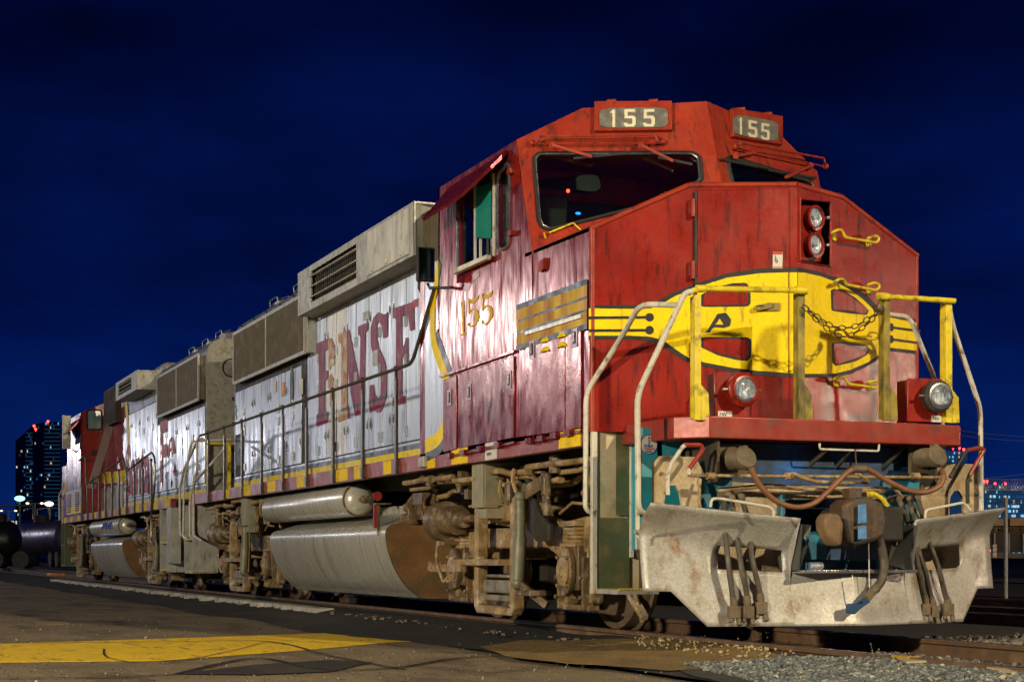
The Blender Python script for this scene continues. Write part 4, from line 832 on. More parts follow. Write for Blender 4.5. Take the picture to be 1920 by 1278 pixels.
for q, s_, m_ in (((283, 790), (.10, .20), ORST), ((243, 780), (.08, .16), STK), ((370, 780), (.10, .22), STK), ((520, 660), (.09, .07), STK), ((680, 438), (.12, .10), SILG), ((725, 640), (.10, .18), SILG)):
    a = c9(*q); m = MB(); m.box(a.x-s_[0], a.x+s_[0], a.y-.002, a.y, a.z-s_[1]/2, a.z+s_[1]/2); m.build('sticker', m_, loco)
a = c9(325, 780); m = MB(); m.plate([a+Vector((.09*math.cos(t*.314), 0, .30*math.sin(t*.314))) for t in range(20)], (0, -.006, 0)); m.build('sight_glass', BLK, loco)
m = MB(); m.box(xs2[0]+.05, xs2[1]-.02, -HY-.01, -HY+.0, 2.1, 2.55); m.build('dark_opening', BLK, loco)
# radiators
def radiator(parent, x0, x1, z0, z1, y=-1.12, frame_m=SILG):
    m = MB(); m.box(x0, x1, y+.02, -HY+.05, z0, z1, 0); n_ = max(16, int((x1-x0)/.052))
    for i in range(n_):
        a = x0+(x1-x0)*(i+.5)/n_; m.box(a-.013, a+.013, y, y+.022, z0+.02, z1-.02, 0)
    for xx in (x0, (x0+x1)/2, x1): m.box(xx-.025, xx+.025, y-.008, y+.022, z0, z1, 1)
    m.box(x0, x1, y-.01, y+.022, z1-.02, z1+.03, 1); m.box(x0, x1, y-.006, y+.022, z0-.03, z0+.02, 1)
    return m.build('radiator_grille', [GRIL, frame_m], parent)
radiator(loco, -13.36, -8.97, 3.42, 4.20)
m = MB()
m.box(-9.0, -8.86, -1.10, -HY, 3.4, 4.22); m.build('hood_rib', SILG, loco)
FAN = mat('weathered_fan_shroud', (.30, .31, .30), (.20, .20, .19), sc=6, rough=.45, metal=.4)
def fan(parent, x, z, r=.62):
    m = MB(); m.lathe((x, 0, z-.05), (0, 0, 1), [(0, r), (.20, r), (.22, r-.03), (.17, r-.04)], 28)
    for k in range(5):
        t = k*.3; m.tube([(x-r*.95+.0, -r*.9+k*r*.45, z+.16), (x, -r*.9+k*r*.45, z+.20), (x+r*.95, -r*.9+k*r*.45, z+.16)], .008, 5)
    for k in range(6): a = k*1.047; m.beam((x, 0, z+.12), (x+r*.9*math.cos(a), r*.9*math.sin(a), z+.14), .05, .02)
    m.tube([(x-.25, -r-.01, z-.02), (x-.25, -r-.03, z+.20), (x+.25, -r-.03, z+.20), (x+.25, -r-.01, z-.02)], .01, 6, bend=.03)
    return m.build('cooling_fan', FAN, parent)
for x in (-12.6, -11.1, -9.7): fan(loco, x, 4.50)
m = MB()
for i in range(6):
    x = -13.2+i*.82; m.tube([(x, -.97, 4.28), (x+.03, -1.04, 4.33), (x+.12, -1.0, 4.30)], .008, 5)
m.build('lift_eye', RUB, loco)
# equipment boxes high on the hood
YB = -1.27
def hibox(parent, x0, x1, z0, z1, gx0, gx1, gz0, gz1, yb=YB, fm=SILG, bars=3, cham=.16):
    m = MB(); hole = [Vector(p) for p in [(gx0, yb, gz0), (gx1, yb, gz0), (gx1, yb, gz1), (gx0, yb, gz1)]]
    m.plate([(x0, yb, z0), (x1, yb, z0), (x1, yb, z1), (x0, yb, z1)], (0, .02, 0), holes=[hole])
    m.box(x0, x1, yb+.02, -HY+.3, z0, z0+.02); m.box(x0, x1, yb+.02, -HY+.3, z1-.02, z1)
    m.box(x0, x0+.02, yb+.02, -HY+.3, z0+.02, z1-.02); m.plate([(x1, yb, z0), (x1, yb, z1), (x1-cham, -HY+.2, z1), (x1-cham, -HY+.2, z0)], (-.02, 0, 0))
    o = m.build('equipment_box', fm, parent)
    m = MB(); m.box(gx0-.02, gx1+.02, yb+.09, yb+.11, gz0-.02, gz1+.02); n_ = int((gx1-gx0)/.09)
    for i in range(n_): a = gx0+(gx1-gx0)*(i+.5)/n_; m.box(a-.012, a+.012, yb+.04, yb+.09, gz0, gz1)
    m.build('intake_louver', DRK, o)
    m = MB()
    for i in range(bars): z = gz0+(gz1-gz0)*(i+.5)/bars; m.tube([(gx0-.03, yb-.012, z), (gx1+.03, yb-.012, z)], .009, 6)
    m.build('guard_bar', WPIPE, o); return o
g0, g1 = Y(583, 510, YB), Y(668, 470, YB)
bx = hibox(loco, -8.75, -3.9, 3.86, 4.44, g0.x, g1.x, 3.95, 4.36)
m = MB(); a, b = Y(690, 470, YB).x, Y(768, 440, YB).x; m.box(a, b, YB-.015, YB, 3.90, 4.40)
for k in (.15, .5, .85): x = a+(b-a)*k; m.box(x-.05, x+.05, YB-.03, YB-.015, 3.92, 3.98)
m.box((a+b)/2-.08, (a+b)/2+.08, YB-.018, YB-.015, 4.14, 4.26); m.build('box_cover', mat('pale_cover_paint', (.66, .66, .60), (.40, .39, .33), sc=2, st_=(5, 5, .7), rough=.5, dirt=(.22, .18, .12), damt=.35, dsc=3), bx, bevel=.004)
radiator(loco, -4.05, -2.43, 3.52, 4.28, -1.16, DRK)
m = MB(); m.box(-6.5, -3.2, -.6, .6, 4.45, 4.60); m.build('roof_hatch', SILG, loco, bevel=.02)
# handrail along the walkway
RAILM = mat('worn_handrail_steel', (.09, .075, .06), (.14, .12, .10), sc=10, rough=.35, metal=.5)
def siderail(parent, xs_, top, sy=-1, m_=RAILM, name='walkway_handrail', zt=2.60):
    m = MB(); m.tube(top, .020, 8, bend=.12); o = m.build(name, m_, parent)
    for x in xs_:
        m = MB(); y = sy*(YS+.02); m.box(x-.028, x+.028, y-.012, y+.012, 1.50, zt-.10); m.box(x-.028, x-.018, y, y+.03*-sy, 1.50, zt-.12); m.tube([(x, y, zt-.12), (x, y-.0, zt-.02)], .016, 6); m.ball((x, sy*(YS+.02), zt+.005), .032); m.box(x-.04, x+.04, y-.02, y+.02, 1.52, 1.62)
        m.build('stanchion', m_, parent)
rx = [-14.2+1.2*k-.04 for k in range(9)]+[]
rx = [-3.665-1.2*k for k in range(9)]
for sy in (-1, 1):
    yy = sy*(YS+.02); siderail(loco, rx if sy < 0 else rx[:5], [(-13.9, yy, 2.60), (-3.15, yy, 2.60), (-2.45, yy, 3.27)], sy)
for pts in ([(377, 823), (373, 815), (400, 812)],): pass
pipe([(-13.95, -YS-.02, 2.6), (-14.15, -YS-.02, 2.52), (-14.15, -YS-.02, 2.05), (-14.75, -YS-.02, 1.55), (-14.75, -YS-.02, .95), (-14.7, -YS+.06, .9)], .02, 'stair_handrail', WPIPE)
pipe([(-14.55, -.9, 2.6), (-14.6, -YS-.02, 2.55), (-15.25, -YS-.02, 1.9), (-15.35, -YS-.02, .95), (-15.3, -YS+.06, .9)], .02, 'stair_handrail', WPIPE)
m = MB(); m.box(-15.3, -14.65, -YS+.03, -YS+.06, .36, .40); m.box(-14.66, -14.6, -YS, -1.1, .36, 1.6); m.box(-15.36, -15.3, -YS, -1.1, .36, 1.5); m.box(-15.3, -14.66, -1.14, -1.1, .5, 1.6, 1); m.box(-15.3, -14.66, -YS, -1.1, .34, .37, 2); m.box(-15.3, -14.66, -YS, -1.1, .90, .93, 2)
m.build('rear_step_well', [SILG, TEAL, YEDGE], loco)
m = MB(); m.box(-15.5, -14.6, -1.4, 1.4, 1.5, 1.64); m.box(-15.9, -15.4, -.15, .15, .75, 1.0); m.build('rear_platform', mat('sill_red', (.3, .03, .02)), loco)

# ================================================================== TRUCKS (front one measured, the others are copies)
def K(x, y, pl=-1.2): return Y(800+x/3.196, 800+y/3.196, pl)
WHL = mat('wheel_steel', (.16, .11, .07), (.09, .065, .045), sc=6, rough=.55, metal=.3, dirt=(.25, .16, .09), damt=.35, dsc=5)
def make_truck(parent):
    xc = -1.37
    mb_ = MB(); fp = [(-3.30, .93), (-3.30, .84), (-3.02, .78), (-3.02, .24), (-2.94, .20), (-2.94, .66), (-2.54, .66), (-2.54, .20), (-2.46, .24), (-2.40, .62), (-2.15, .70), (-.60, .70), (-.34, .62), (-.28, .24), (-.20, .20), (-.20, .66), (.20, .66), (.20, .20), (.28, .24), (.30, .78), (.62, .86), (.62, .97), (.2, .97), (-.35, .92), (-.9, 1.02), (-1.85, 1.02), (-2.4, .92)]
    for sy in (-1, 1): mb_.plate([(x, sy*1.14, z) for x, z in fp], (0, -sy*.13, 0))
    for x in (-2.2, -.55): mb_.box(x-.12, x+.12, -1.0, 1.0, .60, .82)
    mb_.box(-1.75, -.98, -1.25, 1.25, .95, 1.12)
    fr = mb_.build('truck_frame', BRNL, parent, bevel=.02)
    sub = []
    for wx in (0, -2.743):
        for sy in (-1, 1):
            m = MB(); m.lathe((wx, sy*.63, .508), (0, sy, 0), [(0, .10), (-.02, .535), (.02, .545), (.035, .515), (.14, .503), (.145, .45), (.11, .43), (.08, .25), (.12, .16), (.16, .13), (.16, .05)], 40); m.build('wheel', WHL, fr)
        m = MB(); m.cyl((wx, -.95, .508), (wx, .95, .508), .09, n=14); m.cyl((wx+.35*(1 if wx < -1 else -1), -.5, .52), (wx+.35*(1 if wx < -1 else -1), .5, .52), .33, n=16); m.build('axle_motor', DRK, fr)
        for sy in (-1, 1):
            m = MB(); m.box(wx-.17, wx+.17, sy*1.0, sy*1.20, .34, .72); e_ = circ((wx, sy*1.20, .50), (1, 0, 0), (0, 0, 1), .17, 16); e_ = [Vector((wx+(p.x-wx)*.85, p.y, .50+(p.z-.50)*1.25)) for p in e_]; m.plate(e_, (0, sy*.06, 0)); jb = m.build('journal_box', BRN, fr, bevel=.012)
            m = MB(); m.lathe((wx, sy*1.26, .50), (0, sy, 0), [(0, .125), (.012, .125), (.018, .10), (.02, .05), (.035, .045), (.035, .01)], 20)
            for k in range(4): a = k*1.571+.785; m.cyl((wx+.13*math.cos(a), sy*1.25, .50+.17*math.sin(a)), (wx+.13*math.cos(a), sy*1.285, .50+.17*math.sin(a)), .018, n=6)
            m.build('journal_cover', BRNL, jb)
            m = MB()
            for dx in (-.085, .085):
                for k in range(4): m.tube([Vector((wx+dx+.062*math.cos(t*.628), sy*1.14+.062*math.sin(t*.628), .755+.035*k)) for t in range(10)], .017, 6, closed=True)
            m.box(wx-.16, wx+.16, sy*1.06, sy*1.22, .71, .74); m.box(wx-.17, wx+.17, sy*1.05, sy*1.23, .885, .93); m.build('coil_spring', BRNL, fr)
            m = MB(); m.box(wx-.30, wx+.30, sy*1.06, sy*1.16, .17, .215); m.box(wx-.27, wx-.23, sy*1.10, sy*1.20, .18, .62); m.box(wx+.23, wx+.27, sy*1.10, sy*1.20, .18, .62); m.plate([(wx-.36, sy*1.17, .26), (wx-.30, sy*1.17, .17), (wx-.24, sy*1.17, .17), (wx-.24, sy*1.17, .30)], (0, -sy*.05, 0))
            for q in (-.25, .25): m.cyl((wx+q, sy*1.19, .45), (wx+q, sy*1.23, .45), .022, n=6); m.cyl((wx+q, sy*1.19, .28), (wx+q, sy*1.23, .28), .022, n=6)
            m.build('pedestal_strap', BRN, fr, bevel=.005)
    for sy in (-1, 1):
        # swing hanger loop and spring plank
        yo = sy*1.36; m = MB(); m.plate([(x, yo, z) for x, z in [(-1.86, 1.10), (-1.80, 1.16), (-1.70, 1.16), (-1.76, 1.08), (-1.78, .20), (-1.74, .17), (-1.02, .17), (-.98, .20), (-.96, 1.08), (-.90, 1.16), (-.86, 1.17), (-.84, 1.10), (-.87, .16), (-.94, .09), (-1.80, .09), (-1.87, .15)]], (0, -sy*.11, 0)); m.build('swing_hanger', BRNL if sy < 0 else BRN, fr, bevel=.014)
        m = MB(); m.box(-1.74, -1.02, sy*1.16, sy*1.30, .21, .27); m.box(-1.70, -1.06, sy*1.17, sy*1.33, .29, .41); m.box(-1.66, -1.10, sy*1.18, sy*1.32, .43, .46); m.build('spring_plank', mat('grey_worn_steel', (.34, .31, .25), (.2, .17, .12), sc=6, rough=.4, metal=.3, dirt=(.12, .08, .04), damt=.36, dsc=6), fr, bevel=.012)
        m = MB(); m.box(-2.30, -1.05, sy*1.28, sy*1.44, .545, .60)
        for k in range(6): m.box(-2.2+.2*k, -2.1+.2*k, sy*1.31, sy*1.41, .60, .603)
        m.box(-2.32, -2.0, sy*1.40, sy*1.45, .48, .60); m.build('brake_beam', BRNL, fr, bevel=.008)
        m = MB(); m.cyl((-.62, sy*1.42, .42), (-.62, sy*1.40, .80), .062, n=14); m.cyl((-.62, sy*1.40, .80), (-.62, sy*1.40, 1.12), .052, n=14); m.ball((-.62, sy*1.42, .39), .06); m.ball((-.62, sy*1.40, 1.15), .055); m.build('damper', mat('olive_grey_damper', (.20, .20, .13), (.10, .10, .06), sc=5, rough=.45, dirt=(.34, .26, .15), damt=.34, dsc=6), fr)
        m = MB(); m.beam((-.62, sy*1.36, 1.18), (-.22, sy*1.30, 1.30), .03, .12); m.plate([(-.35, sy*1.32, 1.36), (-.20, sy*1.32, 1.34), (-.18, sy*1.32, .98), (-.30, sy*1.32, .98)], (0, -sy*.03, 0)); m.box(-.72, -.40, sy*1.24, sy*1.40, .28, .33); m.beam((-.62, sy*1.42, .40), (-.36, sy*1.25, .20), .05, .07); m.build('damper_bracket', BRN, fr, bevel=.006)
        # brake cylinder
        c0 = Vector((-3.05, sy*1.28, .98)); ax_ = Vector((1, 0, .02)); m = MB(); m.lathe(c0, ax_, [(0, .13), (.03, .20), (.20, .205), (.22, .20), (.24, .15), (.50, .14), (.52, .15), (.54, .09), (.72, .085), (.74, .04), (.95, .035)], 26); m.box(-2.95, -2.70, sy*1.10, sy*1.36, .74, .78); m.build('brake_cylinder', BRN, fr)
        m = MB(); m.lathe((-1.70, sy*1.12, 1.24), (1, 0, .0), [(0, .07), (.02, .11), (.50, .115), (.52, .10), (1.05, .095), (1.07, .06)], 22); m.build('bolster_damper', mat('olive_grey_damper', (.20, .20, .13), (.10, .10, .06), sc=5, rough=.45, dirt=(.34, .26, .15), damt=.34, dsc=6), fr)
        m = MB(); m.plate([(x, sy*1.30, z) for x, z in [(-.84, 1.36), (-.70, 1.38), (-.66, 1.25), (-.68, .86), (-.50, .76), (-.20, .76), (-.20, .90), (-.42, 1.00), (-.60, 1.20)]], (0, -sy*.04, 0)); m.build('anchor_plate', DRK, fr, bevel=.006)
        m = MB(); m.tube([(-3.2, sy*1.22, .90), (-3.28, sy*1.25, .6), (-3.1, sy*1.22, .35), (-3.02, sy*1.20, .42)], .018, 8, bend=.15); m.tube([(-2.4, sy*1.2, 1.12), (-1.9, sy*1.24, 1.14), (-1.75, sy*1.22, 1.22)], .016, 6, bend=.05); m.tube([(-.2, sy*1.2, 1.0), (.15, sy*1.24, 1.08), (.5, sy*1.24, 1.06)], .014, 6); m.build('brake_pipe', BRNL, fr)
        m = MB(); m.beam((-3.95, sy*1.02, .50), (-3.2, sy*1.05, .51), .10, .085); m.box(-4.0, -3.9, sy*.96, sy*1.08, .47, .57); m.build('sanding_arm', BRNL, fr, bevel=.006)
        m = MB(); m.beam((.22, sy*.80, .42), (.62, sy*.80, .12), .06, .05); m.tube([(.30, sy*.9, .9), (.42, sy*.85, .5), (.55, sy*.78, .08)], .022, 8, bend=.1); m.build('sander_pipe', BRNL, fr)
    return fr
tr1 = make_truck(loco)
tr2 = dup(tr1, (-10.70, 0, 0), loco)

def fuel_tank(parent, x0, x1, mat_=TANK):
    sec = [(0, .16), (-.98, .16), (-1.12, .20), (-1.27, .33), (-1.38, .50), (-1.45, .68), (-1.48, .84), (-1.47, .92), (-1.42, .97), (-1.30, 1.0), (-.9, 1.13), (-.9, 1.22), (0, 1.22)]
    sec = smoothpts(sec[:9], 3)+sec[9:]
    sec2 = sec+[(-y, z) for y, z in sec[::-1]][1:-1]
    m = MB(); n = len(sec2); ins = .06
    st2 = [(x0, .93), (x0+.04, .985), (x0+.10, 1.0), (x1, 1.0)]
    for x, k in st2: m.v += [Vector((x, y*k, .69+(z-.69)*k)) for y, z in sec2]
    for i in range(3):
        for j in range(n): m.f.append((i*n+j, i*n+(j+1) % n, (i+1)*n+(j+1) % n, (i+1)*n+j)); m.m.append(0)
    m.f.append(tuple(range(n))); m.m.append(0)
    o = m.build('fuel_tank', mat_, parent)
    m = MB(); m.plate([(x1, y*.995, .69+(z-.69)*.995) for y, z in sec2], (.012, 0, 0)); m.build('tank_end', RUSTP, o)
    return o
ft = fuel_tank(loco, -9.55, -4.25)
m = MB(); q = Y(704, 985, -1.50); m.box(q.x-.02, q.x+.02, -1.52, -1.49, .94, 1.20, 1); m.box(q.x+.05, q.x+.07, -1.50, -1.47, .86, 1.20); m.box(q.x-.03, q.x+.10, -1.52, -1.35, 1.20, 1.215); m.build('fuel_gauge', [BRN, RTIP], ft)
def airtank(parent, x0, x1, y=-1.25, z=1.30, r=.195):
    m = MB(); m.lathe((x0, y, z), (1, 0, 0), [(0, .05), (.02, r*.6), (.07, r*.9), (.13, r), (x1-x0-.13, r), (x1-x0-.07, r*.9), (x1-x0-.02, r*.6), (x1-x0, .05)], 32); o = m.build('air_reservoir', TANK, parent)
    m = MB(); m.tube([(x1-.02, y, z), (x1+.12, y, z), (x1+.35, y, z+.02)], .028, 8); m.ball((x1+.14, y, z), .05); m.lathe((x1-.12, y, z), (1, 0, 0), [(0, r*.98), (.03, r*1.02), (.05, r*.98)], 24); m.build('reservoir_pipe', BRN, o); return o
airtank(loco, Y(512, 955, -1.25).x, Y(676, 930, -1.25).x)
q = Y(707, 920, -1.25); m = MB(); m.plate(circ((q.x, -1.25, 1.32), (0, 1, 0), (0, 0, 1), .055, 8), (.03, 0, 0)); m.build('red_cut_off_handle', RTIP, loco)
# pipes, brackets, valves below the sill
def clutter(parent, x0, x1, seed, n=34):
    r_ = random.Random(seed); m = MB()
    for z, y, rr_ in ((1.41, -1.38, .028), (1.34, -1.30, .022), (1.44, -1.2, .018), (1.26, -1.1, .03)):
        x = x0
        while x < x1:
            l_ = r_.uniform(.6, 1.7); e_ = min(x+l_, x1); dz = r_.uniform(-.06, .06); dy = r_.uniform(-.05, .05)
            m.tube([(x, y, z), ((x+e_)/2-.05, y, z), ((x+e_)/2+.05, y+dy, z+dz), (e_, y+dy, z+dz)], rr_, 8, bend=.04); m.cyl(((e_), y+dy, z+dz), (e_+.06, y+dy, z+dz), rr_*1.5, n=8); x = e_+.12
            if r_.random() < .6: m.tube([(x-.3, y, z), (x-.3, y-.02, z-.10), (x-.2, y-.02, z-.22)], rr_*.7, 6, bend=.04)
    m.build('brake_piping', BRNL, parent)
    m = MB()
    for i in range(n):
        x = r_.uniform(x0, x1); y = r_.uniform(-1.36, -.98); z = r_.uniform(1.15, 1.44); k = r_.random()
        if k < .4: m.box(x-.05, x+.05, y-.04, y+.04, z-.05, z+.05)
        elif k < .7: m.cyl((x, y, z-.08), (x, y, z+.08), r_.uniform(.03, .06), n=10)
        else: m.lathe((x, y, z), (r_.choice((-1, 1)), -.2, 0), [(0, .05), (.06, .055), (.08, .035), (.14, .03)], 10)
    m.build('valve_cluster', BRN, parent, bevel=.004)
clutter(loco, -3.9, .95, 3, 44); clutter(loco, -14.2, -10.2, 5, 30)
m = MB()
for px_ in (902, 462): q = Y(px_, 900, -1.42); m.box(q.x-.14, q.x+.14, -1.46, -1.30, 1.08, 1.50); m.box(q.x-.10, q.x+.12, -1.42, -1.2, .98, 1.10); m.box(q.x+.14, q.x+.15, -1.44, -1.1, 1.1, 1.5)
m.build('jacking_pad', mat('grey_green_bracket', (.27, .27, .19), (.18, .17, .11), sc=4, rough=.6, dirt=(.36, .28, .17), damt=.4), loco, bevel=.006)
m = MB(); r_ = random.Random(11)
for i in range(7):
    x = -4.1+i*.09; m.tube([(x, -1.2, 1.3), (x+.05, -1.3, 1.2), (x+.02, -1.25, 1.02)], .015, 6, bend=.05)
q = Y(765, 935, -1.2)
m.lathe((q.x, -1.15, .98), (0, 0, 1), [(0, .11), (.05, .13), (.10, .13), (.12, .06), (.16, .10), (.22, .10), (.25, .04)], 16); m.lathe((q.x+.6, -1.2, 1.02), (0, 0, 1), [(0, .05), (.05, .09), (.15, .09), (.17, .06), (.25, .05)], 14); m.box(q.x+.45, q.x+.75, -1.3, -1.15, 1.18, 1.3)
m.build('drain_valve', BRN, loco)

# ================================================================== LOCOMOTIVE 2 (coupled back to back)
L2X = -25.0
lo2 = thing('diesel_locomotive', 'red and silver locomotive lettered Santa Fe, coupled behind the one numbered 155', 'locomotive', (L2X, 0, 0))
XE = -16.08; XHF = -25.2; XCR = -28.6; XCF = -31.3; XNF = -32.4
hood(lo2, XHF, XE, 4.50, SIL)
m = MB(); sec = [(-HY+.0, 1.62), (-HY, 4.2)]+[(-HY+.30-.30*math.cos(R(t)), 4.2+.30*math.sin(R(t))) for t in (15, 35, 55, 75, 90)]; sec = sec+[(-y, z) for y, z in sec[::-1]]
m.plate([(XE+.002, y, z) for y, z in sec], (.02, 0, 0)); he = m.build('hood_end', mat('pitted_grey_end', (.30, .30, .25), (.22, .21, .17), sc=14, rough=.6, dirt=(.14, .12, .08), damt=.45, dsc=8), lo2, bevel=.05, seg=3)
for k in range(6):
    z = 4.28-.45*k; m = MB(); m.tube([(XE+.02, -.52, z+.04), (XE+.09, -.48, z+.02), (XE+.09, -.30, z), (XE+.09, .05, z-.02), (XE+.02, .08, z)], .012, 6, bend=.03); m.ball((XE+.05, -.52, z+.05), .035); m.tube([(XE+.09, -.34, z), (XE+.09, -.22, z-.10), (XE+.09, .1, z-.12)], .010, 6, bend=.04); m.build('grab_iron', RUB, lo2)
m = MB(); m.tube(circ((XE+.03, -.55, 3.98), (0, 1, 0), (0, 0, 1), .16, 24), .014, 6, closed=True); m.box(XE+.02, XE+.03, -.24, -.20, 3.25, 3.5); m.build('number_ring', RUB, lo2)
m = MB(); m.box(XHF, XE+.02, -HY-.006, -HY, 1.66, 1.83, 0); m.box(XHF, XE, -HY-.0055, -HY, 1.83, 1.89, 1); m.build('hood_base_stripe', [YEL, DGRY], lo2)
m = MB(); m.box(XHF+.03, XE-.06, -HY-.003, -HY, 1.92, 3.82); m.build('door_gap_backing', DRK, lo2)  # added dark backing that paints the shade between the doors
n_ = 17; x = XHF+.05
for k in range(n_):
    x2 = XHF+.05+(XE-.1-XHF)*(k+1)/n_; hooddoor(lo2, x, x2, 1.93, 3.80 if x2 < -20.9 else 3.30, SIL, k=k); x = x2
radiator(lo2, -20.3, -16.2, 3.42, 4.20)
for x in (-19.2, -17.9, -16.7): fan(lo2, x, 4.50)
m = MB(); m.lathe((-21.4, -.1, 4.78), (1, -.1, 0), [(0, .10), (.05, .16), (.35, .16), (.4, .12), (.8, .10)], 18); m.cyl((-21.2, -.1, 4.5), (-21.2, -.1, 4.75), .05); m.build('air_horn', RUB, lo2)
g0, g1 = Y(222, 745, -1.38), Y(246, 715, -1.38)
hibox(lo2, Y(217, 750, -1.38).x, Y(257, 720, -1.38).x, Y(217, 752, -1.38).z, 4.45, g0.x, g1.x, Y(217, 745, -1.38).z, 4.38, yb=-1.38, cham=.05)
m = MB(); m.box(-24.6, -22.0, -.7, .7, 4.45, 4.75); m.build('roof_hatch', SILG, lo2, bevel=.12)
# red forward hood with yellow curve
m = MB(); m.box(XCR, XHF+.02, -HY-.004, HY, 1.62, 4.05); m.build('forward_hood', [RED], lo2)
ys2 = [(236, 755), (240, 800), (240, 850), (236, 885), (229, 893), (200, 895), (156, 897)]
def band2(off, w0, w1, m_, name, ed=ys2):
    P = [Y(*p, -HY-off) for p in ed]; m = MB(); T = []
    for i in range(len(P)): d = (P[min(i+1, len(P)-1)]-P[max(i-1, 0)]).normalized(); T.append(Vector((-d.z, 0, d.x)))
    for i in range(len(P)-1): m.add([P[i]+T[i]*w0, P[i+1]+T[i+1]*w0, P[i+1]+T[i+1]*w1, P[i]+T[i]*w1], [(0, 1, 2, 3)])
    m.build(name, m_, lo2, smooth=False)
band2(.02, -.14, .14, YEL, 'yellow_band', smoothpts(ys2, 3))
m = MB(); m.box(XCR, XHF-.2, -HY-.03, -HY, 1.66, 2.30); m.build('lower_panel', SILG, lo2)
qa, qb = Y(194, 742, -1.15), Y(215, 790, -1.15); m = MB(); m.box(qa.x, qb.x, -1.13, -HY, qb.z, qa.z+.1)
for i in range(12): x = qa.x+(qb.x-qa.x)*(i+.3)/12; m.box(x, x+.06, -1.15, -1.13, qb.z+.04, qa.z+.06)
m.build('cooling_louver', DRK, lo2)
# cab
sec = [(-YS, 1.62), (-YS, 4.18), (-1.0, 4.42), (0, 4.5), (1.0, 4.42), (YS, 4.18), (YS, 1.62)]
m = MB(); wn = [X(*p, XCR) for p in [(163, 768), (191, 768), (191, 805), (163, 805)]]; wn = rnd(wn, .15, 2)
m.plate([(XCR, y, z) for y, z in sec], (-.04, 0, 0), 1, holes=[wn])
sw2 = [Y(*p, -YS) for p in [(141, 795), (150, 789), (150, 830), (141, 834)]]; 
m.plate([(XCF, -YS, 1.62), (XCF, -YS, 4.18), (XCR, -YS, 4.18), (XCR, -YS, 1.62)], (0, .04, 0), 0, holes=[sw2]); m.plate([(XCF, YS, 1.62), (XCF, YS, 4.18), (XCR, YS, 4.18), (XCR, YS, 1.62)], (0, -.04, 0), 0)
m.add([(XCF, y, z) for y, z in sec[1:6]]+[(XCR, y, z) for y, z in sec[1:6]], [(i, i+1, i+6, i+5) for i in range(4)], 1)
m.plate([(XCF, y, z) for y, z in sec], (.04, 0, 0), 1)
m.build('cab', [REDS, RED], lo2)
m = MB(); m.plate([p-Vector((.02, 0, 0)) for p in wn], (-.006, 0, 0)); m.build('rear_cab_window', mat('pale_window_glass', (.10, .16, .18), (.20, .27, .28), sc=5, rough=.15, spec=.8), lo2)
m = MB(); m.tube([p+Vector((.004, 0, 0)) for p in wn], .02, 6, closed=True); m.box(XCR, XCR+.01, wn[0].y+.1, wn[0].y+.4, 3.12, 3.25); m.build('window_seal', RUB, lo2)
m = MB(); m.plate([p+Vector((0, .03, 0)) for p in sw2], (0, -.005, 0)); m.build('side_window', GLS, lo2)
a, b = Y(129, 778, -YS).x, Y(152, 770, -YS).x; m = MB(); m.plate([(a, -YS, 4.05), (b, -YS, 4.05), (b, -YS-.30, 3.7), (a, -YS-.30, 3.7)], (0, .02, -.02)); m.build('window_awning', REDS, lo2)
m = MB(); a = Y(124, 810, -YS-.25); m.box(a.x-.05, a.x+.05, -YS-.34, -YS-.14, a.z-.42, a.z+.42); mr2 = m.build('mirror', SILG, lo2); m = MB(); m.tube([(a.x, -YS-.1, a.z-.42), (a.x, -YS, a.z-.5)], .02, 6); m.build('mirror_bracket', BLK, mr2)
m = MB(); m.plate([(XNF, y, z) for y, z in [(-YS, 1.62), (-YS, 3.05), (-.9, 3.25), (.9, 3.25), (YS, 3.05), (YS, 1.62)]], (XCF-XNF, 0, 0)); m.build('nose', REDS, lo2, bevel=.03)
for z0, z1, mm in ((2.55, 2.62, DGRY), (2.30, 2.55, YELF), (2.24, 2.30, DGRY)):
    m = MB(); m.box(XNF, XCF-.02, -YS-.004, -YS, z0, z1); m.build('side_stripe', mm, lo2)
m = MB(); m.box(XCF, XCR, -YS-.01, -YS, 1.7, 2.32, 0)
for x0_ in (XCF+.25, XCR-.9):
    for k in range(9): z = 1.76+.055*k; m.box(x0_, x0_+.65, -YS-.03, -YS-.01, z, z+.03, 1)
m.build('side_louver', [SILG, REDS], lo2)
m = MB(); m.box(XCF-.02, XCR+.02, -YS-.012, -YS-.008, 1.72, 1.90, 0); m.build('side_stripe', YEL, lo2)
# leaning side panel beside the cab
a, b = X(205, 775, XCR+1.6), X(163, 915, XCR+1.6)
m = MB(); m.plate([a, a+Vector((0, .18, .0)), b+Vector((0, .20, 0)), b], (.02, 0, 0)); m.build('leaning_grey_panel', mat('grey_pink_panel', (.28, .20, .20), rough=.4), lo2)
# lettering
def big_text(s, x0, z0, size, sx, parent=lo2):
    return text(s, 'hood_lettering', LRED, parent, (x0, -HY-.0215, z0), (1, 0, 0), (0, 0, 1), size, sx=sx, bold=.05)
big_text('Santa', XHF+.35, 2.02, 1.55, .92); big_text('Fe', -20.6, 2.10, 1.75, 1.05)
